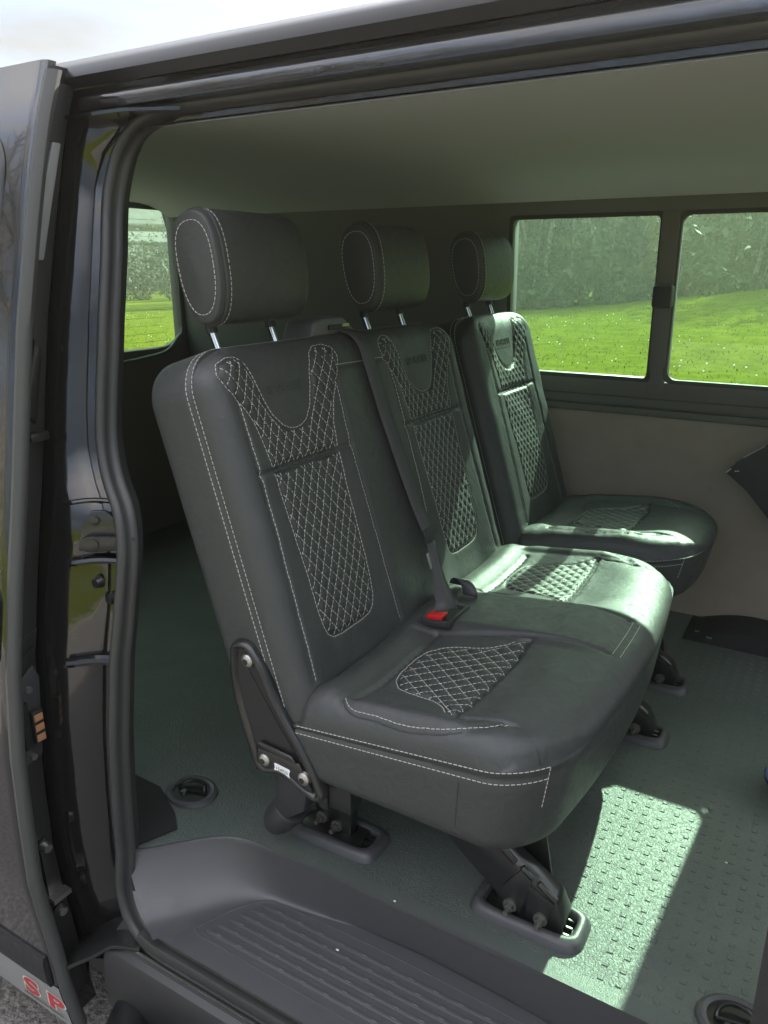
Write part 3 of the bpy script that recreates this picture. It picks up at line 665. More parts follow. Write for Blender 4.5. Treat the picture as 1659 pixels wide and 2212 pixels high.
def door_text(txt, size, xc, zc, lift, m, name, off):
    vs, fs = text_mesh(txt, size, offset=off, spacing=1.02); mb = MB()
    w = [(xc+x*1.5+y*.2, zc+y) for x, y, _ in vs]
    mb.add([(x, Yd(z)-lift, z) for x, z in w], fs); return mb.build(name, m, door, fixn=False, smooth=False)
for ch, xc in (('S', -1.236), ('P', -1.160)):
    door_text(ch, .068, xc, .2475, .0022, CREAMD, 'letter_outline', .0050)
    door_text(ch, .068, xc, .2475, .0030, REDD, 'letter', .0022)
for za, zb, m_ in ((.2085,.2195,CREAMD),(.2098,.2182,mat('decal_line',(.09,.09,.10),.4))):
    mb = MB(); l = .0022 if m_ is CREAMD else .0030; mb.add([(-1.275,Yd(za)-l,za),(DX-.03,Yd(za)-l,za),(DX-.024,Yd(zb)-l,zb),(-1.27,Yd(zb)-l,zb)], [(0,1,2,3)]); mb.build('underline', m_, door, fixn=False)
# latch hardware on the door's leading edge
def dp(o, z, x=DX-.030): return Vector((x, Yd(z)+o, z))
mb = MB(); mb.prism([dp(.033,.80),dp(.072,.81),dp(.074,.96),dp(.062,.985),dp(.034,.965)], (.006,0,0)); cb = mb.build('contact_block', PLASTIC, door, bevel=.002)
mb = MB(); mb.box((DX-.026,Yd(.87)+.052,.842),(DX-.012,Yd(.87)+.072,.905)); mb.box((DX-.026,Yd(.87)+.036,.835),(DX-.018,Yd(.87)+.050,.925)); mb.build('contact_socket', BMETAL, cb, bevel=.0015)
mb = MB()
for z in (.852,.872,.892): mb.cut().box((DX-.0122,Yd(.87)+.054,z-.0065),(DX-.0105,Yd(.87)+.070,z+.0065))
mb.build('copper_contact', COPPER, cb)
mb = MB()
for o, z in ((.05,.945),(.052,.815)): mb.cut().cyl(dp(o,z), dp(o,z,DX-.019), .0075, .006, seg=14)
mb.build('screw', STEEL, cb)
mb = MB(); mb.prism([dp(.035,1.0),dp(.07,1.02),dp(.072,1.05),dp(.05,1.045),dp(.034,1.03)], (.004,0,0)); mb.build('edge_plate', BMETAL, door, bevel=.002)
mb = MB(); mb.prism([dp(.036,.49),dp(.066,.485),dp(.07,.60),dp(.058,.64),dp(.04,.635)], (.008,0,0)); lt = mb.build('latch', BMETAL, door, bevel=.003)
mb = MB()
for o, z in ((.05,.625),(.05,.47)): mb.cut().cyl(dp(o,z,DX-.024), dp(o,z,DX-.010), .011, .008, seg=16)
mb.build('latch_bolt', STEEL, lt); mb = MB(); mb.box((DX-.024,Yd(.51)+.034,.505),(DX-.004,Yd(.51)+.072,.515)); mb.build('latch_tongue', STEEL, lt)
mb = MB(); mb.prism([dp(.03,1.42),dp(.05,1.40),dp(.056,1.52),dp(.04,1.54)], (.012,0,0)); mb.box((DX-.03,Yd(1.385)+.03,1.375),(DX-.005,Yd(1.385)+.065,1.39)); mb.build('upper_guide', BMETAL, door, bevel=.003)
mb = MB(); mb.prism([(DX-.03,Yd(z)+o,z) for z, o in ((1.66,.036),(1.66,.052),(1.75,.058),(1.84,.062),(1.84,.045),(1.75,.036))], (.006,0,0)); mb.build('reflector_strip', mat('strip_grey', (.22, .22, .22), .4), door, bevel=.003)

# ------------------------------------------------------------------ seats
a17 = R(17); U_ = (0,1,0); V_ = (-sin(a17),0,cos(a17)); N_ = (cos(a17),0,sin(a17)); BO = (-.70,0,.97)
a6 = R(6); CO = (-.72,0,.957); CV = (cos(a6),0,sin(a6)); CN = (-sin(a6),0,cos(a6))
def ups(c, lst): return np.array([(c+x, t) for x, t in lst])
def mirror(l): return l+[(-x, t) for x, t in l[::-1]]
LOW = mirror([(0,.046),(.035,.046),(.058,.049),(.072,.058),(.081,.078),(.084,.10),(.094,.361)])
UPR = [(.0962,.371),(.103,.42),(.117,.46),(.141,.497),(.158,.520),(.165,.540),(.157,.555),(.134,.563),(.111,.562),(.095,.551),(.084,.525),(.073,.490),(.057,.456),(.037,.434),(.018,.4255),(0,.423)]
UPPER = np.array([(x, t) for x, t in UPR]+[(-x, t) for x, t in UPR[::-1]])
def dress_back(pad, st, c, outer_stitch=(True, True)):
    lo, up = ups(c, LOW), ups(c, list(map(tuple, UPPER)))
    pad.quilts += [(lo, c, .366, .0245, .034), (up, c, .366, .0245, .034)]
    pad.seams += [(np.r_[lo, lo[:1]], .003, .004), (np.r_[up, up[:1]], .003, .004)]
    pad.seams.append((ups(c, [(-.141,.366),(.141,.366)]), .004, .005))
    for sg in (-1, 1):
        side = ups(c, spline([(sg*.150,.0),(sg*.146,.18),(sg*.141,.36),(sg*.144,.44),(sg*.146,.492)], 8)); pad.seams.append((side, .005, .005)); pad.pipes.append(off_poly(side, -.001*sg))
        st.append((off_poly(side, .004*sg), {}))
    pad.bumps.append(lambda a, t, c=c: np.where(np.abs(a-c) < .15, -.012*(1-sstep(.05,.15,np.abs(a-c)))+.006*np.exp(-((t-.16)/.12)**2)*(1-sstep(.05,.15,np.abs(a-c))), 0))
    st.append((off_poly(lo[:7], -.0038), {})); st.append((off_poly(lo[7:], -.0038), {}))
    st.append((off_poly(up, -.0034), {}))
def loops(pad, mb, fr0, fr1, depths):
    for d in depths:
        fr = np.linspace(fr0, fr1, 420); P = pad.wall(fr, d); n = len(pad.B)
        nn = -pad.inn[(np.floor(fr*n).astype(int)) % n]; N3 = nn[:, :1]*pad.U+nn[:, 1:]*pad.V
        dashes(mb, P, nrm=N3)
def piping(pad, obj):
    mb = MB()
    for Q in pad.quilts:
        p = resample(np.r_[Q[0], Q[0][:1]], .004)[:-1]; A = pad.P(p[:, 0], p[:, 1], .0002); mb.cut().tube(A, .0017, seg=6, up=tuple(pad.N), closed=True)
    mb.build('piping', LEATHERQ, obj)
    mb = MB()
    for q in pad.pipes:
        p = resample(q, .005); A = pad.P(p[:, 0], p[:, 1], .0002); mb.cut().tube(A, .0016, seg=6, up=tuple(pad.N))
    mb.build('seam_piping', LEATHERQ, obj)
def logo(pad, c, obj):
    vs, fs = text_mesh('SPORTLINE', .0175, extrude=.5, offset=.0001, spacing=1.15); mb = MB(); v = np.array(vs)
    k = .098/(v[:, 0].max()-v[:, 0].min())
    lift = np.where(v[:, 2] > 0, .0013, -.002); q = pad.P(c+v[:, 0]*k, .500+v[:, 1]*k*1.35, 0)+lift[:, None]*pad.N
    mb.add(q, fs); s = np.linspace(-.05, .05, 12)
    for i in range(11):
        a, b = pad.P(np.array([c+s[i], c+s[i+1]]), np.array([.486,.486]), .0); mb.obox((a+b)/2, (b-a)/2, pad.V*.0009, pad.N*.0012)
    mb.build('embossed_lettering', LEATHER, obj, smooth=False)

def headrest(par, yc, hw=.125):
    cx, cz = -.938, 1.648; ta = R(9)
    ys = np.r_[-1+.10*(1-np.cos(np.linspace(0, pi/2, 7))), np.linspace(-.88, .88, 26), 1-.10*(1-np.cos(np.linspace(pi/2, 0, 7)))]
    al = np.linspace(0, 2*pi, 49)
    def ring(y, lift=0, sc=None):
        e = max(0, (abs(y)-.90)/.10); k = (1-.085*(1-sqrt(max(0, 1-e*e)))) * (1-.10*abs(y)**5*(1 if y > 0 else .25)) if sc is None else sc
        u = np.sign(np.cos(al))*np.abs(np.cos(al))**.82*.048*k; w = np.sign(np.sin(al))*np.abs(np.sin(al))**.80*.0935*(k if sc is not None else 1-(1-k)*.7)
        u = u*(1+.10*np.sin(al))
        u = u+np.sign(np.cos(al))*lift; w = w+np.sign(np.sin(al))*lift*.7
        return np.stack([cx+u*cos(ta)-w*sin(ta), np.full(al.shape, yc+y*hw), cz+w*cos(ta)+u*sin(ta)], 1)
    rows = [ring(y) for y in ys]
    for sgn, lst in ((-1, (.80,.5,.2,.001)), (1, (.80,.5,.2,.001))):
        add = []
        for k in lst:
            r = ring(sgn, sc=k*.915*(1-.10*(1 if sgn > 0 else .25))); r[:, 1] += sgn*.006*(1-k); add.append(r)
        rows = (add[::-1]+rows) if sgn < 0 else rows+add
    mb = MB(); mb.grid(np.array(rows)); o = mb.build('headrest', LEATHER, par, angle=70)
    mb = MB()
    for y, sc, lf in ((-1.0,.80,.0), (-.80,None,.0007)):
        P = ring(y, lift=lf, sc=sc)
        if sc: P[:, 1] -= .0018
        P = resample(P, .004); c3 = P.mean(0); N = P-c3; N[:, 1] = 0
        if sc: N = np.tile([0,-1.,0], (len(P), 1))
        dashes(mb, P, nrm=N/np.linalg.norm(N, axis=1)[:, None])
    mb.build('stitching', THREAD, o)
    mb = MB()
    R0 = np.array([ring(-.88, lift=.0004)]); mb.tube(R0[0][:-1], .0022, seg=6, up=(0,1,0), closed=True); mb.build('seam_piping', LEATHER, o)
    for y in (-.085, .075):
        mb = MB(); mb.tube([(-.925,yc+y,1.48),(-.952,yc+y,1.545),(-.965,yc+y,1.60)], .0065, seg=14); mb.build('post', CHROME, o)
        mb = MB(); mb.cut().cyl((-.9365,yc+y,1.504),(-.9395,yc+y,1.513),.012,.010,seg=16); mb.cut().cyl((-.9505,yc+y,1.541),(-.954,yc+y,1.556),.010,seg=14); mb.build('post_collar', PLASTIC, o)
    return o

CL = [(0,.122),(.034,.123),(.060,.130),(.081,.147),(.093,.172),(.098,.202),(.104,.230),(.122,.260),(.140,.277),(.147,.297)]
CINS = np.array([(-.147,.297)]+[(-x, t) for x, t in CL[::-1]][1:]+CL[1:])
def dress_cushion(pad, st, c, bol=(None, None)):
    ins = ups(c, list(map(tuple, CINS)))
    pad.quilts.append((ins, c, .297, .030, .036)); pad.seams.append((np.r_[ins, ins[:1]], .003, .004)); st.append((off_poly(ins, -.0038)[1:-1], {}))
    pad.seams.append((ups(c, [(-.145,.297),(.145,.297)]), .0035, .004)); pad.pipes.append(ups(c, [(-.145,.297),(.145,.297)]))
    pad.seams.append((ups(c, [(-.16,.11),(.13,.11)]), .005, .006))
    pad.bumps.append(lambda a, t, c=c: -.010*(1-sstep(.07,.16,np.abs(a-c)))*(1-sstep(.30,.42,t))+.006*np.exp(-((t-.055)/.03)**2))
    for sg, b in zip((-1, 1), bol):
        if not b: continue
        p = ups(c, spline([(sg*.168,.088),(sg*.180,.10),(sg*.188,.16),(sg*.190,.25),(sg*.182,.32),(sg*.160,.370),(sg*.132,.395)], 8)); pad.seams.append((p, .0055, .005)); pad.pipes.append(p); st.append((off_poly(p, .004*(1 if sg > 0 else -1)), {}))
        q = ups(c, spline([(sg*.145,.297),(sg*.140,.34),(sg*.134,.39),(sg*.138,.425),(sg*.152,.456)], 8)); pad.seams.append((q, .0045, .004)); pad.pipes.append(q)
        pad.bumps.append(lambda a, t, c=c, sg=sg: .011*sstep(.148,.172,(a-c)*sg)*sstep(.06,.12,t)*(1-sstep(.30,.42,t)))

def make_seat(root, s0, s1, cs, kind):
    # backrest
    pb = Pad(BO, U_, V_, N_, s0, s1, -.075, .587, es=.046, eb=.02, et=.055, E=.042, Rc=.075, depth=.158, res=.0029)
    st = []
    for c in cs: dress_back(pb, st, c)
    if kind == 'double':
        pb.seams.append((np.array([(1.253,.518),(1.447,.516)]), .004, .004)); st.append((np.array([(1.257,.522),(1.443,.520)]), {}))
        pb.bumps.append(lambda a, t: -.006*np.exp(-((a-1.352)/.05)**2))
    bo = pb.build('backrest', root, [LEATHER, LEATHERQ], wallgroove=.011, back_round=.022)
    mb = MB()
    for P, k in st: stitch(mb, pb, P, **k)
    for Q in pb.quilts: quilt_lines(mb, pb, Q)
    n = len(pb.B); q = len(pb.axis(pb.s0, pb.s1, pb.es, pb.es))
    loops(pb, mb, q/n, .999, (pb.E+.004, pb.E+.018))
    mb.build('stitching', THREAD, bo, smooth=False); piping(pb, bo)
    for c in cs: logo(pb, c, bo)
    # cushion
    y0, y1 = (.905, 1.815) if kind == 'double' else (s0+.005, s1+.005)
    pc = Pad(CO, U_, CV, CN, y0, y1, 0, .488, es=.055, eb=.03, et=.135, E=.050, Rc=.105, depth=.155, res=.0028); pc.drop_front = .60 if kind == 'double' else .15; pc.bow = .045
    st = []
    cc = [c for c in cs]
    for i, c in enumerate(cc): dress_cushion(pc, st, c, (True, True) if kind != 'double' else ((True, None) if i == 0 else (None, True)))
    if kind == 'double':
        for sg in (-1, 1):
            p = np.array([(1.352+sg*x, t) for x, t in spline([(.125,.06),(.118,.11),(.100,.2),(.088,.297),(.083,.37),(.078,.432)], 6)]); pc.seams.append((p, .004, .004)); pc.pipes.append(p)
        pc.seams.append((np.array([(1.275,.436),(1.43,.436)]), .005, .004)); pc.seams.append((np.array([(1.275,.450),(1.43,.450)]), .005, .004))
        st.append((np.array([(1.275,.443),(1.43,.443)]), {})); st.append((np.array([(1.275,.456),(1.43,.456)]), {}))
        pc.bumps.append(lambda a, t: .011*(1-sstep(.075,.11,np.abs(a-1.352)))*sstep(.03,.08,t)*(1-sstep(.33,.44,t)))
    co = pc.build('cushion', root, [LEATHER, LEATHERQ], wallgroove=.008, back_round=.024, taper=.36)
    mb = MB()
    for P, k in st: stitch(mb, pc, P, **k)
    for Q in pc.quilts: quilt_lines(mb, pc, Q)
    n = len(pc.B); A = pc.axis(pc.s0, pc.s1, pc.es, pc.es); q = len(A); r = len(pc.axis(0, .488, .03, .135))
    corner = (q+r-2)/n
    fa, fb = (2*q+r-2+6)/n, (q+r-7)/n
    loops(pc, mb, q/n, fb, (pc.E-.001, pc.E+.013)); loops(pc, mb, fa, .999, (pc.E-.001, pc.E+.013))
    for f_ in (fa, fb):
        P = np.array([pc.wall(np.array([f_]), d, .001)[0] for d in np.linspace(pc.E-.001, pc.E+.05, 14)]); i_ = int(f_*n) % n; nv = -pc.inn[i_][0]*pc.U-pc.inn[i_][1]*pc.V
        dashes(mb, P, nrm=np.tile(nv, (len(P), 1)))
    # vertical joins near the front corners
    mb.build('stitching', THREAD, co, smooth=False); piping(pc, co)
    mb = MB()
    fr = (2*q+r-2+26)/n
    for f_ in (fr, (q+r-27)/n): mb.cut().tube([pc.wall(np.array([f_]), d, .0002)[0] for d in np.linspace(pc.E+.02, .13, 8)], .0012, seg=5, up=(1,0,0))
    mb.build('join_seam', RUBBER, co)
    for c in cs: headrest(root, c+.005 if kind == 'double' else c+.03)
    return pb, pc, bo, co

# seat feet, legs and floor mounts
def mount(x0, x1, yc):
    mb = MB(); seg = 40; hx, hy = (x1-x0)/2, .042; cx = (x0+x1)/2
    def rr(f, z): 
        out = []
        for k in range(seg):
            a = 2*pi*k/seg; c, s_ = cos(a), sin(a); out.append((cx+np.sign(c)*abs(c)**.35*(hx-f), yc+np.sign(s_)*abs(s_)**.45*(hy-f), z))
        return out+[out[0]]
    mb.grid(np.array([rr(-.008,FZ+.0005), rr(-.004,FZ+.010), rr(.002,FZ+.017), rr(.010,FZ+.018), rr(.014,FZ+.014), rr(.015,FZ+.002)]))
    o = vpart(mb, 'seat_mount_trim', TRIM, angle=60)
    mb = MB(); mb.add(rr(.013, FZ+.003)[:-1], [tuple(range(seg))]); mb.build('mount_recess', mat('mount_black', (.01,.01,.01), .4), o, fixn=False)
    mb = MB()
    for dy in (-.017, 0, .017): mb.cut(); mb.box((x0+.03,yc+dy-.003,FZ+.0035),(x1-.018,yc+dy+.003,FZ+.009))
    mb.build('floor_rail', BMETAL, o, bevel=.001)
def nut(mb, x, y, z, d=(0,-1,0), r=.008):
    mb.cut(); p = Vector((x,y,z)); d = Vector(d); mb.cyl(p, p+d*.006, r*1.5, seg=16); mb.cyl(p+d*.006, p+d*.014, r, seg=6); mb.cyl(p+d*.014, p+d*.026, r*.55, seg=10)
def legs(root, y):
    mb = MB(); mb.box((-.775,y-.005,FZ+.006),(-.69,y+.02,.80)); mb.box((-.80,y-.028,FZ+.004),(-.665,y+.03,FZ+.012)); o = mb.build('leg', BMETAL, root, bevel=.003)
    mb = MB(); nut(mb,-.755,y-.005,FZ+.033); nut(mb,-.72,y-.005,FZ+.026); mb.build('bolt', STEELD, o)
    mb = MB(); Y0 = y-.022
    prof = [(-.60,.80),(-.56,.757),(-.385,.622),(-.372,FZ+.006),(-.262,FZ+.006),(-.258,.612),(-.275,.648),(-.318,.676),(-.345,.692),(-.43,.765),(-.45,.80)]
    mb.prism([(x,Y0,z) for x, z in prof], (0,.046,0)); o = mb.build('leg', BMETAL, root, bevel=.006)
    mb = MB()
    for (xa, za), (xb, zb) in (((-.43,.760),(-.35,.694)), ((-.338,.690),(-.318,.676)), ((-.308,.671),(-.276,.648))):
        mb.cut().tube([(xa,Y0+.004,za),(xb,Y0+.004,zb)], .006, seg=8)
    mb.cut().prism([(-.37,Y0-.003,.64),(-.365,Y0-.003,.60),(-.335,Y0-.003,.60),(-.318,Y0-.003,.672),(-.338,Y0-.003,.688)], (0,.004,0)); mb.cut().prism([(-.322,Y0-.003,.665),(-.325,Y0-.003,.60),(-.29,Y0-.003,.60),(-.278,Y0-.003,.645)], (0,.004,0))
    mb.build('leg_rib', BMETAL, o, bevel=.001)
    mb = MB(); nut(mb,-.352,Y0-.002,FZ+.032); nut(mb,-.298,Y0-.002,FZ+.028); mb.build('bolt', STEELD, o)
    mb = MB(); mb.prism([(-.40,y+.034,.82),(-.335,y+.034,.82),(-.298,y+.034,FZ+.05),(-.36,y+.034,FZ+.03)], (0,.006,0)); mb.build('leg', BMETAL, root, bevel=.002)

bench = thing('bench_seat', (-.5, 1.36, FZ), 'black leather double bench seat with two headrests, nearest the open door', 'seat', 'quilted leather seats in the van')
pb, pc, bo, co = make_seat(bench, .912, 1.808, [1.105, 1.600], 'double')
legs(bench, 1.045); legs(bench, 1.70)
single = thing('single_seat', (-.5, 2.125, FZ), 'black leather single seat standing alone against the far side of the van, under the windows', 'seat', 'quilted leather seats in the van')
make_seat(single, 1.888, 2.355, [2.122], 'single')
legs(single, 1.97)
for x0, x1, y in ((-.815,-.628,1.045),(-.418,-.232,1.045),(-.815,-.628,1.70),(-.418,-.232,1.70),(-.815,-.628,1.97),(-.418,-.232,1.97)): mount(x0, x1, y)
# spring hooks glinting below the cushions
mb = MB()
for y, z in ((1.58,.715),(1.74,.70)): mb.cut().tube([(-.325,y,z+.065),(-.295,y-.02,z+.045),(-.29,y-.024,z+.04)], .0035, seg=8)
mb.build('spring_hook', STEEL, bench)

# hinge bracket on the near side of the bench
mb = MB(); Y = .902
outl = spline([(-.842,1.012),(-.838,1.032),(-.822,1.040),(-.800,1.038),(-.785,1.022),(-.745,.945),(-.66,.81),(-.652,.785),(-.668,.772),(-.69,.778),(-.745,.800),(-.785,.792),(-.80,.802),(-.81,.83)], 5, closed=True)
rim = [np.array((x, z)) for x, z in outl]; c0 = np.mean(rim, axis=0); k = len(rim)
rows = []
rimA = np.array(rim); tn = np.roll(rimA, -1, 0)-np.roll(rimA, 1, 0); tn /= np.linalg.norm(tn, axis=1)[:, None]; inw = np.stack([tn[:, 1], -tn[:, 0]], 1)
if np.mean(np.sum(inw*(c0-rimA), 1)) < 0: inw = -inw
for f, y in ((-.001,Y+.012),(0,Y+.002),(.003,Y-.005),(.008,Y-.007),(.012,Y-.004),(.015,Y+.001)): rows.append([(p[0]+q[0]*f, y, p[1]+q[1]*f) for p, q in zip(rimA, inw)])
A = np.array(rows); A = np.concatenate([A, A[:, :1]], 1); mb.grid(A); mb.add(A[-1][:-1], [tuple(range(k))]); 
br = mb.build('hinge_bracket', BMETAL, bench, angle=60)
mb = MB(); mb.prism([(-.790,Y-.001,.842),(-.785,Y-.001,.856),(-.715,Y-.001,.850),(-.705,Y-.001,.838)], (0,-.006,0)); mb.prism([(-.8,Y,.792),(-.79,Y,.842),(-.70,Y,.838),(-.672,Y,.79),(-.69,Y,.788),(-.745,Y,.806)], (0,-.004,0)); mb.build('bracket_step', BMETAL, br, bevel=.002)
for x, z in ((-.803,1.008),(-.777,.820),(-.692,.812)):
    mb = MB(); mb.cyl((x,Y,z),(x,Y-.005,z),.0135,.012,seg=24); mb.cyl((x,Y-.005,z),(x,Y-.009,z),.012,.0075,seg=24); b_ = mb.build('bolt', STEEL, br, angle=50)
    mb = MB(); mb.cyl((x,Y-.0088,z),(x,Y-.0096,z),.0055,seg=12); mb.build('bolt_socket', BMETAL, b_, smooth=False)
mb = MB(); Y2 = Y-.0052; cx, cz = -.737, .8135; ca, sa = cos(R(-6)), sin(R(-6))
tg_ = [(-.0175,-.008),(-.0145,-.0095),(.0145,-.0095),(.0175,-.008),(.0155,0),(.0175,.008),(.0145,.0095),(-.0145,.0095),(-.0175,.008),(-.0155,0)]
mb.add([(cx+x*ca-z*sa,Y2,cz+x*sa+z*ca) for x, z in tg_], [tuple(range(10))]); sk = mb.build('sticker', WHITEP, br, fixn=False)
vs, fs = text_mesh('154925', .0095, spacing=.95); mb = MB(); mb.add([(cx+x*ca-z*sa,Y2-.0005,cz+x*sa+z*ca) for x, z, _ in vs], fs); mb.build('sticker_number', INK, sk, fixn=False, smooth=False)
mb = MB(); mb.cyl((-.765,.955,.69),(-.80,.955,.645),.034,.030,seg=24); mb.cyl((-.80,.955,.645),(-.812,.95,.628),.030,.020,seg=24); mb.prism([(-.775,.925,.79),(-.70,.925,.79),(-.715,.925,.715),(-.76,.925,.68),(-.785,.925,.70)], (0,.05,0)); mb.build('pivot_cover', PLASTIC, bench, bevel=.006)
mb = MB(); mb.box((-.70,.935,.74),(-.62,.97,.80)); mb.box((-.685,.93,.735),(-.665,.936,.80)); mb.build('pivot_bar', BMETAL, bench, bevel=.003)

# belt between the two places
mb = MB(); ct = [(1.372,.585,.008),(1.376,.50,.008),(1.386,.38,.008),(1.396,.26,.012),(1.404,.17,.018),(1.407,.135,.022)]
ct = spline(ct, 8); rows = []
for s_, t_, l in ct:
    b0 = pb.P(np.array([s_-.0235]), np.array([t_]))[0]; b1 = pb.P(np.array([s_+.0235]), np.array([t_]))[0]; f = np.array(pb.N)*l
    m_ = (b0+b1)/2; nb = pb.N@(m_-pb.O)
    r_ = [b0-pb.N*(pb.N@(b0-m_))+f, m_+f+pb.N*.001, b1-pb.N*(pb.N@(b1-m_))+f]; rows.append(r_)
A = np.array(rows); top = A[0]+np.array([-.03,0,.004]); top2 = A[0]+np.array([-.075,.02,.0]); A = np.concatenate([[top2],[top],A])
mb.grid(A); low = A[-1]
B0 = np.array([-.628,1.262,.994]); B1 = np.array([-.600,1.305,.994])
mb2 = [low+np.array([.004,.004,-.03])]
for u in np.linspace(.15, 1, 9):
    w_ = .022*(1-.55*sin(pi*min(1,u*1.1)/1.0)*.9) if u < .8 else .022*(.55+.45*(u-.8)/.2)
    m_ = low.mean(0)*(1-u)+(B0+B1)/2*u; dr = np.array([.0,1,0])*(1-u)+np.array([.5,.85,.0])*u; dr /= np.linalg.norm(dr); tw = np.array([sin(u*1.2)*.3,0,0])
    mb2.append(np.array([m_-(dr+tw)*w_, m_+np.array([.002,0,.001]), m_+(dr+tw)*w_]))
mb.grid(np.array(mb2)); belt = mb.build('seat_belt', BELT, bench, fixn=False)
sd = belt.modifiers.new('th', 'SOLIDIFY'); sd.thickness = .0014
tl = low.mean(0)
mb = MB(); mb.obox(tl+np.array([.006,.0,-.004]), (0,.030,0), np.array(V_)*.015, np.array(N_)*.0035); mb.obox(tl+np.array([.008,.0,-.028]), (0,.009,0), np.array(V_)*.012, np.array(N_)*.0018)
tgu = mb.build('belt_tongue', PLASTIC, belt, bevel=.003)
mb = MB(); mb.obox(tl+np.array([.012,-.012,-.060]), (0,.010,0), np.array(V_)*.018, np.array(N_)*.0012); mb.build('tongue_blade', STEEL, belt, bevel=.001)
mb = MB(); cxy = pc.P(np.array([1.292]), np.array([.098]), .0)[0]; ax, ay, az = np.array(CV), np.array([0,1.,0]), np.array(CN)
def tray(p0, p1, q0, q1, z0, z1): mb.obox(cxy+ax*(p0+p1)/2+ay*(q0+q1)/2+az*(z0+z1)/2, ax*(p1-p0)/2, ay*(q1-q0)/2, az*(z1-z0)/2)
for p in ((-.036,-.029,-.048,.048),(.029,.036,-.048,.048),(-.029,.029,-.048,-.041),(-.029,.029,.041,.048)): tray(*p, -.01, .0045)
bt = mb.build('buckle_tray', PLASTIC, bench, bevel=.0015)
mb = MB(); tray(-.029,.029,-.041,.041,-.006,-.0005); mb.build('tray_floor', mat('tray_black', (.008,.008,.008), .5), bt)
mb = MB(); mb.obox(cxy+ax*(-.004)+ay*(-.022)+az*.004, ax*.018, ay*.013, az*.006+ax*.003); mb.build('buckle_button', REDP, bt, bevel=.002)
mb = MB(); rows = []
for a in np.linspace(-.1, pi*.95, 14):
    rows.append([(-.655+.026*cos(a)*.9+q_, 1.415+.0*q_-.016*cos(a), .983+.024*sin(a)) for q_ in (0,.017,.034)])
mb.grid(np.array(rows)); lb = mb.build('belt_loop', BELT, bench, fixn=False); sd = lb.modifiers.new('th', 'SOLIDIFY'); sd.thickness = .0016
mb = MB(); mb.grid(np.array([[(p[0]+(.3-.5)*.04+(.0006), p[1]-.0006, p[2]+.0012) for p in (r_[0], r_[1])] for r_ in []] or [[rows[7][1],rows[7][2]],[rows[9][1],rows[9][2]]])+np.array([0,0,.0025])); mb.build('loop_label', CREAMD, lb, fixn=False)
mb = MB(); mb.prism([(-.985,1.255,1.505),(-.985,1.275,1.545),(-.985,1.30,1.552),(-.985,1.375,1.552),(-.985,1.44,1.51)], (.075,0,0)); bg_ = mb.build('belt_guide', mat('belt_guide_plastic', (.10,.10,.10), .45), bench, bevel=.008)
mb = MB(); mb.box((-.909,1.315,1.528),(-.905,1.385,1.538)); mb.build('guide_slot', mat('slot_black', (.01,.01,.01), .4), bg_, bevel=.001)
mb = MB(); mb.box((-.906,1.36,1.533),(-.902,1.383,1.5385)); mb.build('slot_roller', STEEL, bg_)

# things at the right edge
pn = thing('torn_panel', (-.15, 2.38, 1.1), 'dark grey sheet with a torn corner under the far window at the right edge', 'panel')
mb = MB(); q = [(-.252,1.078),(-.246,1.092),(-.236,1.10),(-.228,1.114),(-.205,1.133),(-.16,1.168),(-.10,1.20),(.10,1.20),(.10,.86),(-.10,.93),(-.19,1.03),(-.235,1.066)]
mb.prism([(x, 2.38, z) for x, z in q], (0,.018,0)); mb.build('sheet', mat('sheet_grey', (.05,.045,.048), .7, bump=('noise', 30, .4, .01)), pn, bevel=.002)
mb = MB(); mb.tube([(-.212,2.378,1.129),(-.19,2.377,1.147),(-.16,2.377,1.1695)], .0011, seg=5); mb.tube([(-.251,2.377,1.081),(-.240,2.377,1.094)], .0014, seg=5); mb.obox((-.224,2.378,1.088),(.006,0,.001),(0,.001,0),(0,0,.0012)); mb.build('torn_edge', CREAMD, pn)
bd = thing('low_bundle', (-.15, 2.36, FZ), 'low black bundle lying on the floor against the far wall', 'bundle')
mb = MB(); k = 20; rows = []
for i in range(k+1):
    u = i/k; x = -.30+.5*u; hz = .055*(sin(pi*min(1, u*1.35)) if u < .5 else .85+.15*sin(u*19))*(1 if u < .95 else .4); rows.append([(x, 2.27+.19*v, FZ+.002+max(0,hz)*sqrt(max(0, 1-(2*v-1)**4))) for v in np.linspace(0, 1, 10)])
mb.grid(np.array(rows)); mb.build('cloth', mat('bundle_black', (.012,.011,.012), .8, bump=('noise', 25, .5, .01)), bd, fixn=False)
mb = MB(); mb.cut().obox((-.26,2.272,FZ+.035),(.006,0,0),(0,.002,0),(0,0,.0015)); mb.cut().obox((-.225,2.266,FZ+.025),(.008,0,0),(0,.002,0),(0,0,.0018)); mb.build('clip', STEEL, bd)
bl = thing('cloth_bag', (.06, 1.62, FZ), 'pale blue cloth bag with a dark blue band at the right edge of the floor', 'bag')
mb = MB(); k = 18
mb.grid(np.array([[(.06+.075*np.sign(cos(p))*abs(cos(p))**.7*sin(a), 1.62+.06*sin(p)*sin(a), FZ+.046+.044*cos(a)) for p in np.linspace(0, 2*pi, 25)] for a in np.linspace(.02, pi-.02, k)])); mb.build('bag_body', BLUEC, bl)
mb = MB(); mb.grid(np.array([[(.06+.0765*np.sign(cos(p))*abs(cos(p))**.7*sin(a), 1.62+.0615*sin(p)*sin(a), FZ+.046+.044*cos(a)) for p in np.linspace(0, 2*pi, 25)] for a in np.linspace(1.55, 1.85, 4)])); mb.build('band', NAVY, bl, fixn=False)

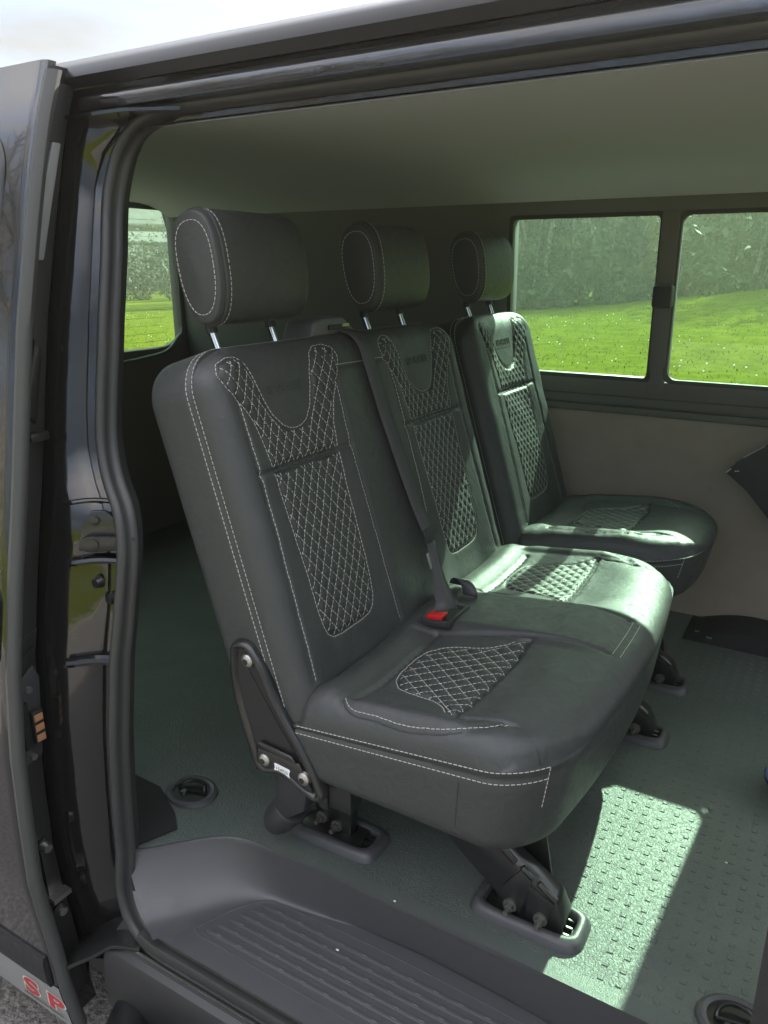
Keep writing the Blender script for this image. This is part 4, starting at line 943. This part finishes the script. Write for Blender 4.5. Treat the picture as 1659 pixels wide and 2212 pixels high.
# ------------------------------------------------------------------ outdoors
def gz(x, y):                                    # gentle bank rising towards the wood
    x = np.asarray(x, float); y = np.asarray(y, float)
    return 1.5*sstep(-14, 4, x)*sstep(11, 32, y)+.05*np.sin(x*.5)*np.sin(y*.43)*sstep(6, 12, np.abs(y))
mb = MB(); mb.add([(-300,-300,-.06),(300,-300,-.06),(300,300,-.06),(-300,300,-.06)], [(0,1,2,3)]); tag(mb.build('ground', GRASS, fixn=False), kind='structure')
gx = np.linspace(-70, 40, 111); gy = np.linspace(4.6, 70, 67)
mb = MB(); mb.grid(np.array([[(x, y, float(gz(x, y))) for x in gx] for y in gy])); tag(mb.build('lawn', GRASS, fixn=False), kind='structure')
mb = MB(); mb.grid(np.array([[(x, y, .0) for x in np.linspace(-70, 40, 12)] for y in (-60, -5.2)])); tag(mb.build('lawn', GRASS, fixn=False), kind='structure')
mb = MB(); mb.grid(np.array([[(x, y, .0) for x in np.linspace(-70, 60, 40)] for y in np.linspace(-5.0, 4.4, 8)])); tag(mb.build('road', ASPHALT, fixn=False), kind='structure')
for y0, y1 in ((-5.2,-5.02),(4.42,4.6)):
    mb = MB(); mb.box((-70,y0,-.05),(60,y1,.08)); tag(mb.build('kerb', mat('kerb_stone', (.22,.2,.18), .9, var=(5,(.15,.14,.12),(.3,.28,.25))), bevel=.015), kind='structure')
# grass tufts and daisies
n = 42000; x = rng.uniform(-26, 9, n); y = 4.8+24*rng.random(n)**1.3; z = gz(x, y); hh = rng.uniform(.02, .05, n); a = rng.uniform(0, pi, n); wd = .006+.006*rng.random(n); lx = rng.normal(0, .03, n); ly = rng.normal(0, .03, n)
V = np.stack([np.stack([x-np.cos(a)*wd, y-np.sin(a)*wd, z-.01], 1), np.stack([x+np.cos(a)*wd, y+np.sin(a)*wd, z-.01], 1), np.stack([x+lx, y+ly, z+hh], 1)], 1).reshape(-1, 3)
mb = MB(); mb.add(V, [(3*i, 3*i+1, 3*i+2) for i in range(n)]); tag(mb.build('grass_tufts', BLADE, smooth=False, fixn=False), 'short spring grass covering the field beyond the van', 'grass', kind='stuff')
n = 1500; x = rng.uniform(-22, 6, n); y = 5+17*rng.random(n); keep = (np.sin(x*1.1+y*.7)+np.sin(y*1.9-x*.5)+rng.normal(0, .6, n)) > .25; x, y = x[keep], y[keep]; z = gz(x, y)+.07; r = rng.uniform(.009, .016, len(x))
mb = MB()
for i in range(len(x)):
    p = [(x[i]+r[i]*cos(k*pi/3), y[i]+r[i]*sin(k*pi/3)*.8, z[i]+r[i]*.9*sin(k*pi/3)) for k in range(6)]; mb.add(p, [tuple(range(6))])
tag(mb.build('daisies', PETAL, smooth=False, fixn=False), 'white daisies scattered through the field grass', 'flowers', kind='stuff')

def leafcloud(mb, blobs, n, size, seed):
    g = np.random.default_rng(seed); per = np.array([b[3]**2 for b in blobs]); per = per/per.sum()
    for (bx, by, bz, br, fl), f in zip(blobs, per):
        k = max(8, int(n*f)); d = g.normal(size=(k, 3)); d /= np.linalg.norm(d, axis=1)[:, None]; rad = br*(.55+.5*g.random(k)**.6)
        c = np.array([bx, by, bz])+d*rad[:, None]*np.array([1, 1, fl]); u = g.normal(size=(k, 3)); u /= np.linalg.norm(u, axis=1)[:, None]
        w = np.cross(u, g.normal(size=(k, 3))); w /= np.linalg.norm(w, axis=1)[:, None]; s = size*(.6+.8*g.random(k))[:, None]
        Q = np.stack([c-u*s, c+w*s*.5, c+u*s, c-w*s*.5], 1).reshape(-1, 3); mb.add(Q, [(4*i, 4*i+1, 4*i+2, 4*i+3) for i in range(k)])
def blobs_for(x, y, z0, h, w, k, g): 
    return [(x+g.normal(0, w*.33), y+g.normal(0, w*.33), z0+h*(.18+.8*g.random()), w*(.22+.2*g.random()), .8) for _ in range(k)]
# the wood behind the field reads as one dark mass
g = np.random.default_rng(3); mb = MB(); mt = MB()
for i in range(46):
    x = -25+37*i/45+g.normal(0, .6); y = 31+g.uniform(-1.5, 5); h = g.uniform(3.6, 7.6); z0 = float(gz(x, y))
    f0_ = len(mb.f); leafcloud(mb, blobs_for(x, y, z0, h, 2.8, 14, g), 1500, .17, 100+i); mb.m[f0_:] = [(0,2,3,0,2)[i % 5]]*(len(mb.f)-f0_)
    mt.tube([(x, y, z0-.1), (x+.1, y, z0+h*.4), (x+g.normal(0, .4), y, z0+h*.9)], .16, seg=7, scale=[1.2, .8, .2]); mt.tube([(x+.8, 28.9, z0-.1), (x+.9+g.normal(0,.2), 28.9, z0+h*.5), (x+.7+g.normal(0, .5), 29, z0+h)], .07, seg=6, scale=[1.2, .9, .4])
for i in range(60):
    x = -25+37*i/59+g.normal(0, .3); y = 29.5+g.uniform(-1.0, 1.0); z0 = float(gz(x, y)); leafcloud(mb, blobs_for(x, y, z0-.5, g.uniform(1.5, 3.0), 2.0, 6, g), 380, .15, 300+i)
mb.v += mt.v; k0 = len(mb.v)-len(mt.v); mb.f += [tuple(i+k0 for i in f) for f in mt.f]; mb.m += [1]*len(mt.f)
tag(mb.build('wood', [LEAFD, BARK, LEAFO, mat('brown_twigs', (.10, .08, .055), .9, var=(.7, (.05, .04, .028), (.17, .14, .10)))], smooth=False, fixn=False), 'dark wood of dense trees along the far edge of the field', 'wood', kind='stuff')

def branch(mb, p, d, L, r, lev, g):
    pts = [p]; q = p.copy()
    for k in range(4):
        d = (d+Vector((g.normal(0, .13), g.normal(0, .13), g.normal(.03, .08)))).normalized(); q = q+d*L/4; pts.append(q.copy())
    mb.tube(pts, r, seg=6 if lev > 1 else 4, scale=[1, .9, .8, .68, .55], up=(.3, .9, .1))
    if lev:
        for k in range(3 if lev > 1 else 4):
            t_ = g.uniform(.45, 1); i = min(3, int(t_*4)); s = pts[i].lerp(pts[i+1], t_*4-i); e = Vector((g.normal(), g.normal(), g.normal(.35, .6))).normalized()
            branch(mb, s, (d*.75+e*.75).normalized(), L*g.uniform(.55, .75), r*.52, lev-1, g)
def bare_tree(x, y, h, seed, label):
    g = np.random.default_rng(seed); z0 = float(gz(x, y)); t = thing('bare_tree', (x, y, z0), label, 'tree')
    mb = MB(); mb.tube([(x, y, z0-.1), (x+.05, y, z0+h*.15), (x+.1, y+.05, z0+h*.32), (x+.05, y, z0+h*.46)], h*.035, seg=12, scale=[1.35, 1, .85, .7]); mb.build('trunk', BARK, t)
    mb = MB()
    for k in range(7): a = 2*pi*k/7+g.normal(0, .2); branch(mb, Vector((x+.08, y+.02, z0+h*(.30+.025*k))), Vector((cos(a)*.7, sin(a)*.7, .75)).normalized(), h*.27, h*.013, 3, g)
    mb.build('crown', BARK, t)
bare_tree(-7.0, -7.4, 11, 11, 'bare tree with a patchy grey trunk mirrored in the side of the open door')
bare_tree(-12.5, -9.5, 12, 12, 'second bare tree mirrored behind the patchy trunk in the door')
bare_tree(-19.8, 7.6, 8.4, 13, 'bare tree whose twig tips show above the open door at the top left')
# shrubs, house in the rear window
def shrub(x, y, h, w, m, seed, label, k=9, n=2600, s=.095):
    g = np.random.default_rng(seed); z0 = float(gz(x, y)); t = thing('shrub', (x, y, z0), label, 'shrub', 'shrubs seen through the rear window')
    mb = MB(); leafcloud(mb, blobs_for(x, y, z0-.2, h, w, k, g), n, s, seed); mb.build('crown', m, t, smooth=False, fixn=False)
    mb = MB()
    for q in range(4): mb.tube([(x, y, z0-.05), (x+g.normal(0, w*.1), y+g.normal(0, w*.1), z0+h*.4), (x+g.normal(0, w*.25), y+g.normal(0, w*.25), z0+h*.85)], .03, seg=5, scale=[1, .7, .3])
    mb.build('stem', BARK, t)
D1 = np.array([-.72, .694])
shrub(-32.4, 28.5, 2.2, 3.2, LEAFD, 21, 'low dark rounded shrub at the edge of the grass, seen through the rear window')
shrub(-35.0, 35.0, 3.4, 4.6, LEAFM, 22, 'taller mid-green shrub below the house roof, right side of the rear window', 12, 2000)
shrub(-39.2, 33.4, 3.4, 5.2, LEAFO, 23, 'olive shrub in front of the blue-green house wall in the rear window', 12, 3400)
shrub(-30.1, 30.8, 1.2, 2.9, LEAFO, 24, 'low yellowish bush at the foot of the shrubs in the rear window')
shrub(-37.3, 39.5, 3.4, 3.8, LEAFM, 25, 'highest loose shrub with thin twigs across the house roof', 10, 1300)
hs = thing('house', (-46, 40.5, 0), 'house with pale roof and blue-green wall seen through the rear window', 'house')
c = Vector((-47.5, 42, 0)); f = Vector((.745, -.667, 0)); s_ = Vector((.667, .745, 0)); Z = Vector((0, 0, 1))
def H(a, b, z): return c+(s_*a+f*b+Z*z)*1.42
mb = MB(); mb.prism([H(-5,-3,-.2), H(6,-3,-.2), H(6,3,-.2), H(-5,3,-.2)], (0,0,3.6)); mb.add([H(-5,-3,3.4),H(-5,3,3.4),H(-5,0,6.2)],[(0,1,2)]); mb.add([H(6,-3,3.4),H(6,3,3.4),H(6,0,6.2)],[(0,1,2)]); mb.build('wall', WALLB, hs, smooth=False)
mb = MB()
mb.prism([H(-3.2,3.5,3.05),H(6.4,3.5,3.05),H(6.4,0,6.45),H(-4.6,0,6.45)], Z*.12); mb.prism([H(-5.4,-3.5,3.05),H(6.4,-3.5,3.05),H(6.4,-.02,6.45),H(-5.4,-.02,6.45)], Z*.12)
rf = mb.build('roof', ROOFT, hs, smooth=False)
rd = (H(0,0,6.45)-H(0,3.5,3.05)).normalized(); rn = s_.cross(rd).normalized(); rn = rn if rn.z > 0 else -rn
for a in (-.9, 1.5):
    mb = MB(); mb.obox(H(a,1.25,5.27)+rn*.14, s_*.5, rd*.78, rn*.06); sk = mb.build('roof_window', STEEL, rf, smooth=False)
    mb = MB(); mb.obox(H(a,1.25,5.27)+rn*.155, s_*.41, rd*.67, rn*.03); mb.build('pane', PANE, sk, smooth=False)
for a in (-2.5, .5, 3.2):
    mb = MB(); p = H(a,3.0,1.6); mb.obox(p+f*.03, s_*.85, f*.04, Z*.85); wn = mb.build('window', STEEL, hs, smooth=False)
    mb = MB(); mb.obox(p+f*.06, s_*.77, f*.02, Z*.77); mb.build('pane', PANE, wn, smooth=False)

# ------------------------------------------------------------------ thin scattering volume added to imitate lens glare over the far trees
hz = bpy.data.materials.new('glare_haze'); hz.use_nodes = True; n = hz.node_tree
for q in list(n.nodes): n.nodes.remove(q)
o_ = n.nodes.new('ShaderNodeOutputMaterial'); pv = n.nodes.new('ShaderNodeVolumePrincipled')
pv.inputs['Color'].default_value = (.96, .92, .82, 1); pv.inputs['Density'].default_value = GLARE_HAZE; pv.inputs['Anisotropy'].default_value = .6
n.links.new(pv.outputs[0], o_.inputs['Volume'])
mb = MB(); mb.box((-72, -62, -1.2), (62, 72, 14)); tag(mb.build('glare_haze', hz, smooth=False), kind='stuff')
